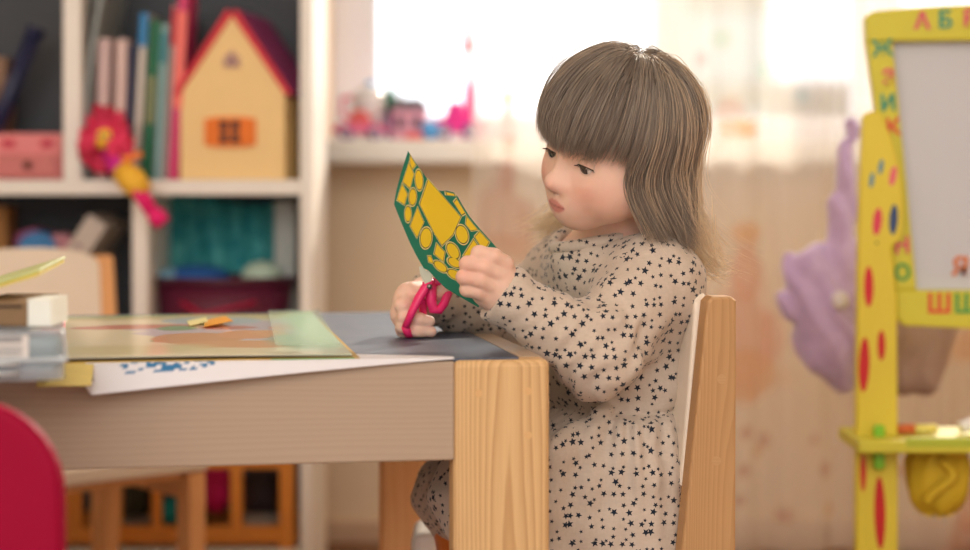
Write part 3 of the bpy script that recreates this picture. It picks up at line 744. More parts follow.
# neck and trunk
NB = PA(610, 250, 1.842)
body.group(0.03, 0.014)
body.cap(H(0, -12, -45), NB, 0.031, 0.038).ell(PA(622, 300, 1.84), (0.062, 0.085, 0.075), TR)
body.cap(PA(625, 300, 1.84), PA(628, 480, 1.82), 0.055, 0.06).cap(PA(652, 285, 1.765), PA(577, 272, 1.92), 0.036, 0.036)
body.ell(NB+np.array([0, 0, -0.014]), (0.052, 0.058, 0.020), TR)
# arms
nS, nE, nW = PA(655, 283, 1.755), PA(597, 353, 1.705), PA(503, 293, 1.702)
gS, gE, gW = PA(575, 270, 1.925), PA(520, 310, 1.935), PA(427, 297, 1.862)
body.group(0.02, 0.02).cap(nS, nE, 0.036, 0.029).cap(nE, nW, 0.029, 0.0195)
body.group(0.02, 0.02).cap(gS, gE, 0.036, 0.029).cap(gE, gW, 0.029, 0.020)
# near hand, curled round the edge of the paper
body.group(0.012, 0.008).cap(nW, PA(498, 283, 1.696), 0.0195, 0.0175).cap(PA(502, 288, 1.699), PA(501, 272, 1.694), 0.0175, 0.0125)
body.cap(PA(500, 290, 1.698), PA(484, 293, 1.694), 0.0165, 0.0115)
for mcp, pip, tip, r in (((506, 264, 1.688), (479, 253.5, 1.681), (489, 263, 1.696), .0072), ((500, 275, 1.684), (467.5, 264.0, 1.678), (478, 272, 1.696), .0073),
                         ((494, 287, 1.684), (464, 277.0, 1.678), (474, 283, 1.696), .0071), ((487, 297, 1.688), (467, 289.5, 1.682), (475, 293, 1.696), .0065)):
    mid = tuple((np.array(mcp)+np.array(pip))/2+np.array([1.0, -2.2, -0.003]))
    body.group(0.004, 0.0008).cap(PA(*mcp), PA(*mid), r*1.14, r*1.03).cap(PA(*mid), PA(*pip), r*1.06, r).cap(PA(*pip), PA(*tip), r*0.98, r*0.8)
body.group(0.006, 0.003).cap(PA(499, 285, 1.708), PA(485, 270, 1.7215), 0.011, 0.0095).cap(PA(485, 270, 1.7215), PA(472, 266, 1.7255), 0.0092, 0.0075)
# far hand, in the scissor loops, resting on the table
body.group(0.012, 0.008).cap(gW, PA(413, 305, 1.830), 0.0200, 0.0185).cap(PA(413, 303, 1.828), PA(403, 315, 1.818), 0.0170, 0.0130)
body.cap(PA(417, 302, 1.835), PA(409, 296, 1.818), 0.0165, 0.0125)
for pts, r in ((((409, 297, 1.814), (402.5, 306, 1.797), (417, 312, 1.806)), .0072), (((404, 303, 1.812), (405, 317, 1.795), (419, 319.5, 1.792), (429.5, 321.5, 1.794)), .0070),
               (((402, 312, 1.814), (403, 326.5, 1.797), (418, 330.5, 1.792), (431.5, 331.8, 1.795)), .0066), (((401, 318, 1.820), (404, 329.5, 1.806), (420, 331.5, 1.806)), .0078)):
    body.group(0.004, 0.0012)
    for i in range(len(pts)-1): body.cap(PA(*pts[i]), PA(*pts[i+1]), r*(1.1-0.08*i), r*(1.02-0.10*i))
body.group(0.006, 0.004).cap(PA(419, 299, 1.83), PA(434, 292, 1.803), 0.0115, 0.0092).cap(PA(434, 292, 1.803), PA(448, 289, 1.799), 0.0092, 0.0076)
# legs
nK, gK = PA(494, 505, 1.765), PA(463, 497, 1.885)
nAk, gAk = PA(506, 700, 1.775), PA(474, 672, 1.885)
legs = [(PA(615, 520, 1.78), nK, .050, .036), (nK, nAk, .036, .023), (nAk, nAk+np.array([-.075, -.01, -.028]), .022, .016),
        (PA(612, 505, 1.88), gK, .050, .030), (gK, gAk, .030, .023), (gAk, gAk+np.array([-.075, -.015, -.028]), .022, .016)]
body.group(0.03, 0.03)
for l_ in legs: body.cap(*l_)
bl = np.array([P(390, 40, 1.8)[0]-0.01, 1.60, 0.06]); bh_ = np.array([0.27, 2.03, 0.80])
V, Q = body.mesh(bl, bh_, 0.00165)
V = relax(V, Q, 1, 0.4)
# colours of the skin itself: lips, cheeks, nails stay with her wherever the light comes from
hv = Hinv(V)
SK = np.array(srgb(236, 196, 176)[:3]); LIP = np.array(srgb(208, 116, 112)[:3]); BL = np.array(srgb(226, 150, 134)[:3])
tint = np.tile(SK, (len(V), 1))
def blend(mask, col): 
    global tint
    tint = tint*(1-mask[:, None])+col*mask[:, None]
g = lambda c, r: np.exp(-(((hv-np.array(c))/np.array(r))**2).sum(1))
blend(0.55*np.clip(g((34, 58, -34), (18, 26, 14))+g((-34, 58, -34), (18, 26, 14)), 0, 1), BL)
blend(0.35*g((0, 86, -31), (8, 8, 7)), BL)
xx = np.abs(hv[:, 0]); top = np.where(xx < 3.5, -46.8+0.25*(3.5-xx)*-0.5, -46.6-(xx-3.5)*0.50); bot = -60.4+np.clip(xx, 0, 14)**2*0.034
lm = np.clip((top-hv[:, 2])/1.6+0.5, 0, 1)*np.clip((hv[:, 2]-bot)/1.8+0.5, 0, 1)*np.clip((14.8-xx)/2.5, 0, 1)*(hv[:, 1] > 60)
blend(0.75*lm, LIP)
seam = np.exp(-((hv[:, 2]+53.2-0.008*xx*xx*-1*0.0)/0.9)**2)*(xx < 13.5)*(hv[:, 1] > 60); blend(0.5*seam, np.array(srgb(120, 46, 50)[:3]))
kn = np.exp(-(np.minimum(np.linalg.norm(V-PA(466, 272, 1.672), axis=1), np.linalg.norm(V-PA(448, 290, 1.797), axis=1))/0.016)**2); blend(0.35*kn, BL)
# eyelids: smooth shells over the eyeballs, joined to the body mesh
EC = {s_: np.array([s_*27.0, 55.8, -8.0]) for s_ in (-1, 1)}
BV = [V]; BQ = [Q]; BT = [tint]; nv = len(V)
LIDU = lambda az: 11.0-20*(abs(az)/62)**2; LIDL = lambda az: -31.0+20*(abs(az)/62)**2
for s_ in (-1, 1):
    for up in (True, False):
        pts = []; nu_, nvv = 26, 14
        for j in range(nvv+1):
            for i in range(nu_+1):
                az = -66+132*i/nu_; ed = LIDU(az) if up else LIDL(az); far = 62 if up else -66
                el = ed+(far-ed)*(j/nvv); r = 12.9+(0.5 if j > 0 else 0)-(j/nvv)**2*0.9
                A_, E_ = math.radians(az+s_*6), math.radians(el)
                pts.append(EC[s_]+r*np.array([math.sin(A_)*math.cos(E_), math.cos(A_)*math.cos(E_), math.sin(E_)]))
        pts = np.array([H(*p) for p in pts])
        qd = np.array([(j*(nu_+1)+i, j*(nu_+1)+i+1, (j+1)*(nu_+1)+i+1, (j+1)*(nu_+1)+i) for j in range(nvv) for i in range(nu_)])
        if up: qd = qd[:, ::-1]
        BV.append(pts); BQ.append(qd+nv); BT.append(np.tile(SK*np.array([0.97, 0.92, 0.9]), (len(pts), 1))); nv += len(pts)
V = np.concatenate(BV); Q = np.concatenate(BQ); tint = np.concatenate(BT)
ts = NT('skin'); at = ts.n.new('ShaderNodeAttribute'); at.attribute_name = 'tint'
mot = ts.noise(ts.coords(), 90, 4)
hs = ts.n.new('ShaderNodeHueSaturation'); ts.l.new(at.outputs['Color'], hs.inputs['Color']); ts.l.new(ts.math('MULTIPLY_ADD', mot, 0.12, 0.94), hs.inputs['Value'])
ts.l.new(hs.outputs[0], ts.b.inputs['Base Color']); ts.b.inputs['Roughness'].default_value = 0.52; ts.b.inputs['Specular IOR Level'].default_value = 0.35
ts.b.inputs['Subsurface Weight'].default_value = 0.35; ts.b.inputs['Subsurface Radius'].default_value = (1.0, 0.35, 0.2); ts.b.inputs['Subsurface Scale'].default_value = 0.006
ts.bump(ts.noise(ts.coords(), 700, 2), 0.05, 0.0003)
o = np_mesh('body', V-CB, Q, ts.m, child); set_tint(o, tint)
# eyes, lashes, brows
m_eye = attr_mat('eye_surface', 0.08, spec=0.6)
gz = np.array([-0.02, 0.95, -0.30]); gz /= np.linalg.norm(gz)
for s_ in (-1, 1):
    b = MB(); b.ell((0, 0, 0), 12.2, 48, 36); pv = np.array(b.v)
    an = np.degrees(np.arccos(np.clip(pv@gz/12.2, -1, 1)))
    cl = np.tile(np.array(srgb(226, 216, 210)[:3]), (len(pv), 1)); cl[an < 33] = srgb(58, 48, 44)[:3]; cl[an < 29] = srgb(88, 78, 72)[:3]; cl[an < 14] = (0.008, 0.008, 0.009)
    wv = np.array([H(*(p+EC[s_])) for p in pv])-CB; b.v = [tuple(x) for x in wv]
    set_tint(b.build('eye', m_eye, child), cl)
    b = MB(); 
    lid = lambda az, r: H(*(EC[s_]+r*np.array([math.sin(math.radians(az+s_*6))*math.cos(math.radians(LIDU(az)-1)), math.cos(math.radians(az+s_*6))*math.cos(math.radians(LIDU(az)-1)), math.sin(math.radians(LIDU(az)-1))])))-CB
    b.tube([lid(a, 13.2) for a in np.linspace(-58, 58, 20)], [0.0002]+[0.00048]*18+[0.0002], 6)
    for a in np.linspace(-54, 58, 26):
        p0 = lid(a, 13.2); od = HR@np.array([math.sin(math.radians(a*1.15+s_*14)), 0.72, -0.42+0.15*random.random()]); od /= np.linalg.norm(od)
        L_ = 0.0036+0.0016*random.random(); b.tube([p0, p0+od*L_*0.5, p0+od*L_+HR[:, 2]*0.0008], [0.00026, 0.0002, 0.00006], 4)
    b.build('eyelashes', mat('lash_brown', (70, 52, 44), 0.6), child)
    b = MB()
    for i in range(60):
        t_ = random.random(); x = s_*(13+28*t_); z = 9+5.5*math.sin(t_*PI*0.8)+random.uniform(-1.3, 1.3); 
        p0 = H(x, 0, z); dirv = HR[:, 1]
        lo_, hi_ = 0.05, 0.10
        for _ in range(18):
            md_ = (lo_+hi_)/2
            if body.val((p0+dirv*md_)[None])[0] < 0: lo_ = md_
            else: hi_ = md_
        ps = p0+dirv*(lo_+0.0004)-CB; tdir = HR@np.array([s_*0.9, -0.25, 0.15-0.5*t_]); b.tube([ps, ps+tdir*0.004], [0.00028, 0.0001], 4)
    b.build('eyebrow', mat('brow_brown', (136, 104, 82), 0.7), child)

# tights
tg_ = Implicit(); tg_.group(0.03, 0.03)
for a, b_, ra, rb in legs: tg_.cap(a, b_, ra+0.0035, rb+0.0035)
V, Q = tg_.mesh(bl-0.02, (0.25, 2.0, 0.45), 0.004); V = relax(V, Q, 2)
tm = NT('mustard_knit'); kv = tm.coords((1, 1, 1)); tm.l.new(tm.mix(tm.noise(kv, 60, 3), srgb(196, 98, 22), srgb(222, 124, 34)), tm.b.inputs['Base Color'])
tm.b.inputs['Roughness'].default_value = 0.85; tm.b.inputs['Sheen Weight'].default_value = 0.3; tm.bump(tm.noise(tm.coords((1, 1, 0.2)), 500, 2), 0.3, 0.0006)
np_mesh('tights', V-CB, Q, tm.m, child)['label'] = 'mustard orange tights'

# dress
dr = Implicit()
dr.group(0.035, 0.02)
dr.ell(PA(624, 306, 1.842), (0.072, 0.098, 0.082), TR).ell(PA(618, 374, 1.832), (0.074, 0.092, 0.075), TR)
dr.cap(PA(652, 286, 1.768), PA(580, 270, 1.915), 0.044, 0.042)
dr.ell(NB+np.array([0, 0, -0.016]), (0.062, 0.070, 0.026), TR)
dr.group(0.016, 0.022).cap(nS, nE, 0.047, 0.0395).cap(nE, nW, 0.0395, 0.0262).cap(nW, nW+(nW-nE)*0.02, 0.0262, 0.0262)
dr.group(0.016, 0.022).cap(gS, gE, 0.045, 0.0375).cap(gE, gW, 0.0375, 0.0275)
dr.group(0.05, 0.010)
dr.ell(PA(621, 425, 1.826), (0.066, 0.092, 0.038), TR).cap(PA(620, 440, 1.826), PA(618, 500, 1.82), 0.058, 0.068)
dr.cap(PA(610, 508, 1.775), PA(496, 500, 1.762), 0.068, 0.048).cap(PA(605, 498, 1.89), PA(462, 497, 1.88), 0.062, 0.0375)
dr.cap(PA(462, 498, 1.88), PA(462, 514, 1.872), 0.0375, 0.028).cap(PA(496, 498, 1.76), PA(497, 512, 1.755), 0.047, 0.04)
dr.cap(PA(625, 480, 1.762), PA(620, 620, 1.752), 0.05, 0.056).cap(PA(560, 500, 1.755), PA(560, 620, 1.748), 0.040, 0.044)
dr.group(0.01, 0.014).cap(PA(600, 418, 1.738), PA(556, 455, 1.712), 0.012, 0.018).cap(PA(556, 455, 1.712), PA(545, 500, 1.706), 0.018, 0.012)
neck_ax = (PA(607, 246, 1.838), PA(596, 205, 1.826))
dr.cut(('c', neck_ax[0], neck_ax[1], 0.047, 0.060), 0.006)
cuts = []
hand_n = nW+(nW-nE)/np.linalg.norm(nW-nE)*0.0; dn = (nW-nE)/np.linalg.norm(nW-nE); dg_ = (gW-gE)/np.linalg.norm(gW-gE)
def clipf(p):
    d = -(p[:, 2]-0.2632)
    a = (p-(nW+dn*0.004))@dn; a = np.where(np.linalg.norm(p-nW, axis=1) < 0.062, a, -1.0)
    c = (p-(gW+dg_*0.004))@dg_; c = np.where(np.linalg.norm(p-gW, axis=1) < 0.050, c, -1.0)
    return np.maximum(d, np.maximum(a, c))
dr.clip = clipf
def seg_near(p, a, b):
    ab = b-a; t = np.clip(((p-a)@ab)/(ab@ab), 0, 1); return t, np.linalg.norm(p-a-t[:, None]*ab, axis=1)
wc = PA(622, 404, 1.828)
def foldf(p):
    pxy = p-wc; th = np.arctan2(pxy[:, 1]*1.0, pxy[:, 0]); below = np.clip((wc[2]+0.002-p[:, 2])/0.012, 0, 1)*np.exp(-np.clip(wc[2]-p[:, 2], 0, 1)/0.055)
    ph = th*34+2.6*vnoise(p*np.array([1, 1, 0.2]), 22, 1)
    d = below*0.0038*np.sin(ph)
    d += np.clip((wc[2]-0.02-p[:, 2])/0.05, 0, 1)*0.009*vnoise(p*np.array([1, 1, 0.3]), 26, 2)
    # waist seam
    d += 0.0030*np.exp(-((p[:, 2]-wc[2])/0.0035)**2)*(np.linalg.norm(pxy[:, :2], axis=1) < 0.13)
    # cloth creases: round the elbow and along the arm, soft folds on the chest
    t, r = seg_near(p, nE, nW); ax = (p-nE)@dn
    m = np.clip(1-r/0.06, 0, 1)**0.5
    d += m*0.0042*np.sin(ax*300+5*vnoise(p, 30, 3))*np.exp(-np.abs(ax-0.0)/0.05)
    t2, r2 = seg_near(p, nS, nE); ax2 = t2*np.linalg.norm(nE-nS)
    d += np.clip(1-r2/0.07, 0, 1)*0.0045*np.sin(ax2*150+p[:, 1]*40+6*vnoise(p, 18, 4))*np.clip(t2*1.3, 0, 1)
    t3, r3 = seg_near(p, gE, gW); d += np.clip(1-r3/0.06, 0, 1)*0.0035*np.sin(t3*0.11*260+5*vnoise(p, 26, 5))
    d += 0.0042*vnoise(p*np.array([1.0, 1, 1.6]), 24, 6)+0.0018*vnoise(p, 60, 7)
    return d
dr.disp = foldf
V, Q = dr.mesh(bl-0.03, (0.29, 2.04, 0.64), 0.0024); V = relax(V, Q, 2, 0.4)
td = NT('star_print_jersey'); td_tc = td.n.new('ShaderNodeTexCoord')
# small navy stars scattered over the cloth: cells on the cloth seen from its three sides
def stars(ax, seed, scale=105.0, rmin=0.22, rmax=0.44):
    sep = td.n.new('ShaderNodeSeparateXYZ'); td.l.new(td_tc.outputs['Object'], sep.inputs[0])
    cmb = td.n.new('ShaderNodeCombineXYZ'); a_, b__ = [('Y', 'Z'), ('X', 'Z'), ('X', 'Y')][ax]
    td.l.new(td.math('MULTIPLY_ADD', sep.outputs[a_], scale, seed*3.7), cmb.inputs[0]); td.l.new(td.math('MULTIPLY_ADD', sep.outputs[b__], scale, seed*1.9), cmb.inputs[1])
    vo = td.n.new('ShaderNodeTexVoronoi'); vo.voronoi_dimensions = '2D'; vo.inputs['Scale'].default_value = 1.0; vo.inputs['Randomness'].default_value = 0.88
    td.l.new(cmb.outputs[0], vo.inputs['Vector'])
    df = td.n.new('ShaderNodeVectorMath'); df.operation = 'SUBTRACT'; td.l.new(cmb.outputs[0], df.inputs[0]); td.l.new(vo.outputs['Position'], df.inputs[1])
    s2 = td.n.new('ShaderNodeSeparateXYZ'); td.l.new(df.outputs[0], s2.inputs[0])
    sc = td.n.new('ShaderNodeSeparateColor'); td.l.new(vo.outputs['Color'], sc.inputs[0])
    r = td.math('SQRT', td.math('ADD', td.math('MULTIPLY', s2.outputs[0], s2.outputs[0]), td.math('MULTIPLY', s2.outputs[1], s2.outputs[1])))
    th = td.math('ADD', td.math('ARCTAN2', s2.outputs[1], s2.outputs[0]), td.math('MULTIPLY', sc.outputs[0], 6.28))
    sec = 2*PI/5
    fold = td.math('ABSOLUTE', td.math('SUBTRACT', td.math('MODULO', td.math('ADD', th, 4*PI), sec), sec/2))     # 0 at an inner corner ... pi/5 at a tip (mirrored)
    phi = td.math('SUBTRACT', sec/2, fold)                        # angle from the tip
    # straight edge from the tip (1,0) to the inner corner 0.42 at 36 degrees
    x1, y1 = 0.44*math.cos(PI/5), 0.44*math.sin(PI/5); nx, ny = y1, 1-x1; L_ = math.hypot(nx, ny); nx /= L_; ny /= L_
    e = td.math('MULTIPLY', r, td.math('ADD', td.math('MULTIPLY', td.math('COSINE', phi), nx), td.math('MULTIPLY', td.math('SINE', phi), ny)))
    R_ = td.math('MULTIPLY_ADD', td.math('POWER', sc.outputs[1], 1.6), rmax-rmin, rmin)
    return td.math('MULTIPLY', td.math('LESS_THAN', e, td.math('MULTIPLY', R_, nx)), td.math('GREATER_THAN', sc.outputs[2], 0.04))
sx_, sy_, sz_ = stars(0, 1), stars(1, 2), stars(2, 3)
nm = td.n.new('ShaderNodeSeparateXYZ'); td.l.new(td_tc.outputs['Normal'], nm.inputs[0])
ax_, ay_, az_ = [td.math('ABSOLUTE', nm.outputs[i]) for i in range(3)]
useY = td.math('GREATER_THAN', td.math('MULTIPLY', ay_, 1.35), td.math('MAXIMUM', ax_, az_))
useZ = td.math('GREATER_THAN', az_, ax_)
sm = td.math('ADD', td.math('MULTIPLY', useY, sy_), td.math('MULTIPLY', td.math('SUBTRACT', 1.0, useY), td.math('ADD', td.math('MULTIPLY', useZ, sz_), td.math('MULTIPLY', td.math('SUBTRACT', 1.0, useZ), sx_))))
hea = td.math('ADD', td.math('MULTIPLY', td.noise(td.coords((0.25, 1, 1)), 420, 3, 0.7), 0.55), td.math('MULTIPLY', td.noise(td.coords((1, 1, 0.25)), 380, 3, 0.7), 0.45))
cl = td.mix(hea, srgb(186, 168, 151), srgb(221, 205, 190))
cl = td.mix(sm, cl, srgb(26, 36, 52))
td.l.new(cl, td.b.inputs['Base Color']); td.b.inputs['Roughness'].default_value = 0.85; td.b.inputs['Specular IOR Level'].default_value = 0.2; td.b.inputs['Sheen Weight'].default_value = 0.25
td.bump(td.noise(td.coords(), 900, 2), 0.25, 0.0004)
dress = np_mesh('dress', V-CB, Q, td.m, child); dress['label'] = 'cream heather dress with small navy stars'
# collar band, cuffs and button
b = MB()
ringc = PA(606, 245, 1.837); nax = (neck_ax[1]-neck_ax[0])/np.linalg.norm(neck_ax[1]-neck_ax[0])
u_ = fT-nax*(fT@nax); u_ /= np.linalg.norm(u_); w_ = np.cross(nax, u_)
ring = []
for a in np.linspace(0, 2*PI, 60, endpoint=False):
    dirv = u_*math.cos(a)+w_*math.sin(a); best = None
    base_ = ringc+dirv*0.0530
    zs = np.linspace(-0.03, 0.035, 60); vals = dr.val(base_+nax*zs[:, None]); ins = np.where(vals < 0)[0]
    ring.append(base_+nax*(zs[ins.max()] if len(ins) else -0.01)+nax*0.0035-CB)
ring = np.array(ring)
for _ in range(6): ring = (np.roll(ring, 1, 0)+ring*2+np.roll(ring, -1, 0))/4
b.tube(ring, 0.0062, 12, closed=True); b.build('collar', td.m, dress)
b = MB(); pb = PA(553, 296, 1.75)
for _ in range(90):
    if dr.val(pb[None])[0] < 0.0006: break
    pb = pb+np.array([0.0, 0.0015, 0])
b.ell(pb-CB, (0.0058, 0.0022, 0.0072), 18, 10); b.build('button', mat('grey_shell_button', (140, 140, 128), 0.3), dress)

# ------------------------------------------------------------------ hair: combed locks from the crown, fringe in front, chin-long sides
def make_hair():
    rg = np.random.default_rng(5)
    c0 = np.array([0, 2, 23.0]); rad = np.array([65.5, 77.0, 64.5])
    crown = np.array([4, -18, 88.0])
    down = HR.T@np.array([0, 0, -1.0]); down[1] = -0.30; down /= np.linalg.norm(down)
    V = []; Fq = []; TT = []; nv = 0
    def surf_push(p, off):
        qn = (p-c0)/(rad+off); k = np.linalg.norm(qn, axis=1, keepdims=True)
        inside = (k < 1)
        out = np.where(inside, c0+(qn/np.maximum(k, 1e-6))*(rad+off), p)
        # keep clear of the cheeks and neck
        fc = np.array([0, 14, -22.0]); fr = np.array([60, 50, 54.0])
        q2 = (out-fc)/fr; k2 = np.linalg.norm(q2, axis=1, keepdims=True)
        return np.where(k2 < 1, fc+q2/np.maximum(k2, 1e-6)*fr, out)
    def strands(roots, kind, n, step, offs, wob, endcurl, width, col):
        nonlocal nv
        m = len(roots); p = roots.copy(); pts = [p.copy()]
        d = None; rnd = rg.normal(size=(m, 3)); ph = rg.uniform(0, 6.28, m)
        for i in range(n-1):
            t = i/(n-1)
            nrm = (p-c0)/rad**2; nrm /= np.linalg.norm(nrm, axis=1, keepdims=True)
            rd = p-crown; rd = rd-nrm*(rd*nrm).sum(1, keepdims=True); rd /= np.linalg.norm(rd, axis=1, keepdims=True)+1e-6
            qn = np.linalg.norm((p-c0)/(rad+offs[:, None]), axis=1, keepdims=True)
            below = np.clip((8-p[:, 2:3])/40, 0, 1)
            dn = np.tile(down, (m, 1)); dn[:, 1] = np.where(p[:, 1] > -20, -0.32, 0.16)
            tgt = rd*(1-below)+dn*(0.10+below*1.0)
            tgt /= np.linalg.norm(tgt, axis=1, keepdims=True)
            d = tgt if d is None else d*0.55+tgt*0.45
            d = d+rnd*wob*0.05*(0.4+t)
            if endcurl is not None:
                cc = np.clip((t-0.72)/0.28, 0, 1)
                outw = nrm*np.array([1, 1, 0.1]); d = d+outw*(endcurl[:, None]*cc)
            d /= np.linalg.norm(d, axis=1, keepdims=True)
            p = surf_push(p+d*step[:, None], offs[:, None]); pts.append(p.copy())
        return np.stack(pts, 1)                                  # m, n, 3
    def emit(S, width, col, n_side=3):
        nonlocal nv
        m, n, _ = S.shape
        W = HC+(S.reshape(-1, 3)*1e-3)@HR.T
        W = W.reshape(m, n, 3)
        tg = np.gradient(W, axis=1); tg /= np.linalg.norm(tg, axis=2, keepdims=True)+1e-9
        up = np.array([0.3, 0.5, 0.8]); x = np.cross(tg, up); x /= np.linalg.norm(x, axis=2, keepdims=True)+1e-9; y = np.cross(tg, x)
        prof = np.minimum(1, 0.75+np.linspace(0, 1, n)*2)*np.clip((1-np.linspace(0, 1, n))/0.3, 0.12, 1)
        w_ = width[:, None]*prof[None]
        rings = [W+(x*math.cos(a)+y*math.sin(a))*w_[..., None]*1e-3 for a in np.linspace(0, 2*PI, n_side, endpoint=False)]
        A = np.stack(rings, 2).reshape(-1, 3)                    # strand, point, side
        idx = np.arange(m*n*n_side).reshape(m, n, n_side)+nv
        f = np.stack([idx[:, :-1, :], np.roll(idx, -1, 2)[:, :-1, :], np.roll(idx, -1, 2)[:, 1:, :], idx[:, 1:, :]], -1).reshape(-1, 4)
        V.append(A); Fq.append(f); TT.append(np.repeat(col, n*n_side, axis=0)); nv += len(A)
    def on_scalp(th, ph): return c0+rad*np.stack([np.sin(th)*np.sin(ph), np.sin(th)*np.cos(ph), np.cos(th)], -1)
    dark = np.array(srgb(168, 154, 144)[:3]); lite = np.array(srgb(224, 206, 184)[:3])
    def colour(m, f=None): 
        t = rg.beta(1.6, 2.6, m) if f is None else f
        return np.minimum(dark+(lite-dark)*t[:, None], 0.93)
    def locks(guides, nchild, r0, r1):
        """guides: m,n,3 -> clumped children"""
        m, n, _ = guides.shape
        t = np.linspace(0, 1, n)[None, None, :, None]
        off = rg.normal(size=(m, nchild, 1, 3)); rr = r0+(r1-r0)*t
        wv = rg.normal(size=(m, nchild, 1, 3))*np.sin(t*5+rg.uniform(0, 6, (m, nchild, 1, 1)))*0.45*t
        ch = guides[:, None]+off*rr*0.6+wv
        return ch.reshape(-1, n, 3)
    # fringe: starts on the front of the crown, stops above the brows
    G = 240; th = rg.uniform(0.12, 0.8, G); ph = rg.uniform(-1.7, 1.7, G)
    r_ = on_scalp(th, ph); r_[:, 1] -= 8; r_ = c0+(r_-c0)/np.linalg.norm((r_-c0)/rad, axis=1, keepdims=True)
    S = strands(r_, 'f', 60, np.full(G, 3.4), rg.uniform(0.8, 4.5, G), 0.22, None, None, None)
    jit = rg.normal(size=G)*2.2
    cut = np.array([np.argmax(m_) if m_.any() else 59 for m_ in (s_[:, 2] < 11.0-0.13*s_[:, 0]+j_ for s_, j_ in zip(S, jit))])
    az = np.array([math.degrees(math.atan2(abs(s_[c, 0]), s_[c, 1])) for s_, c in zip(S, cut)])
    keep = az < 80
    def resample(s_, c, n=20):
        t = np.linspace(0, c, n); i = np.clip(t.astype(int), 0, len(s_)-2); f = (t-i)[:, None]; return s_[i]*(1-f)+s_[i+1]*f
    S = np.stack([resample(s_, c) for s_, c, k in zip(S, cut, keep) if k])
    ch = locks(S, 15, 4.5, 3.2); ch[:, -1] += rg.normal(size=(len(ch), 3))*1.2
    emit(ch, rg.uniform(0.32, 0.55, len(ch)), colour(len(ch)))
    # sides and back: long locks down to the shoulder
    def longs(G, thr, phr, zc, offr, curl, kids, r0, r1, wob=0.25, wd=(0.32, 0.55), colf=None, azmin=63):
        th = rg.uniform(*thr, G); sgn = np.where(rg.random(G) < 0.62, 1, -1)
        ph = sgn*rg.uniform(*phr, G)
        r_ = on_scalp(th, ph)
        S = strands(r_, 's', 84, np.full(G, 3.4), rg.uniform(*offr, G), wob, None, None, None)
        zi = np.argmax(S[:, :, 2] < 14, axis=1); pz = S[np.arange(G), zi]; azs = np.degrees(np.arctan2(np.abs(pz[:, 0]), pz[:, 1]))
        S = S[azs > azmin]; G = len(S)
        if G == 0: return
        Wz = (HC+(S.reshape(-1, 3)*1e-3)@HR.T)[:, 2].reshape(S.shape[:2])
        zz = zc+rg.normal(size=G)*0.008
        cut = np.array([np.argmax(w_ < z) if (w_ < z).any() else 83 for w_, z in zip(Wz, zz)])
        # stop before curling: re-grow with the right length so the ends keep their flick
        n = 26
        S2 = np.stack([resample(s_, c, n) for s_, c in zip(S, cut)])
        t = np.clip((np.linspace(0, 1, n)-0.74)/0.26, 0, 1)
        nr = S2[:, -6]*np.array([1, 1, 0]); nr /= np.linalg.norm(nr, axis=1, keepdims=True)
        cu = rg.normal(curl[0], curl[1], G)
        S2 = S2+nr[:, None]*(cu[:, None]*t**2*20)[..., None]
        ch = locks(S2, kids, r0, r1)
        emit(ch, rg.uniform(*wd, len(ch)), colour(len(ch), colf(len(ch)) if colf else None))
    zc = P(0, 238, 1.77)[2]
    longs(300, (0.08, 0.95), (1.10, 3.14), zc, (0.6, 3.2), (-0.30, 0.40), 17, 4.2, 2.8, 0.14)
    longs(150, (0.7, 1.5), (1.25, 3.14), zc+0.002, (0.4, 2.2), (-0.15, 0.5), 15, 4.0, 2.8, 0.14)
    longs(90, (0.10, 0.6), (1.15, 2.0), zc+0.012, (2, 4), (-0.3, 0.3), 14, 4.0, 2.4, 0.14)
    # stray hairs and wisps flicking out at the ends, sunlight painted into their colour
    longs(150, (0.1, 1.2), (1.1, 3.14), zc-0.006, (2.5, 6), (0.5, 1.0), 2, 5, 9, 0.5, (0.22, 0.34), lambda m: np.full(m, 1.2))
    longs(46, (0.5, 1.4), (1.9, 3.14), zc-0.012, (2, 5), (1.4, 0.8), 7, 5, 8, 0.4, (0.22, 0.34), lambda m: np.full(m, 1.4))
    # wisps beyond the far shoulder and behind the near one, standing out from the head
    def wisps(n, base, tip, spread_b, spread_t, sag):
        a = np.array(base)+rg.normal(size=(n, 3))*spread_b; b_ = np.array(tip)+rg.normal(size=(n, 3))*spread_t
        t = np.linspace(0, 1, 16)[None, :, None]
        c = (a+b_)/2+np.array([0, 0, sag])+rg.normal(size=(n, 3))*0.006
        Wp = a[:, None]*(1-t)**2+2*c[:, None]*t*(1-t)+b_[:, None]*t**2
        S = ((Wp-HC)@HR)*1e3
        emit(S, rg.uniform(0.20, 0.34, n), colour(n, np.full(n, 1.6)))  # paler than the locks: the sun's rim glow put into their colour
    wisps(120, PA(572, 206, 1.92), PA(530, 226, 1.93), [0.010, 0.02, 0.012], [0.010, 0.02, 0.009], -0.012)
    wisps(60, PA(575, 214, 1.92), PA(548, 237, 1.92), [0.010, 0.02, 0.008], [0.012, 0.02, 0.006], -0.008)
    wisps(150, PA(690, 222, 1.80), PA(716, 262, 1.81), [0.008, 0.03, 0.014], [0.011, 0.03, 0.010], -0.022)
    wisps(60, PA(692, 235, 1.80), PA(728, 268, 1.81), [0.008, 0.03, 0.010], [0.008, 0.03, 0.006], -0.020)
    # scalp cover below the locks
    nu, nvv = 48, 26; cap = []; 
    for j in range(nvv+1):
        for i in range(nu):
            ph_ = 2*PI*i/nu-PI; lim = 1.18 if abs(ph_) < 1.1 else (1.18+(abs(ph_)-1.1)/0.5*0.65 if abs(ph_) < 1.6 else 1.95)
            cap.append(on_scalp(np.array(0.001+lim*j/nvv), np.array(ph_))-np.array([0, 0, 0.6]))
    cap = np.array(cap); Wc = HC+(cap*1e-3)@HR.T
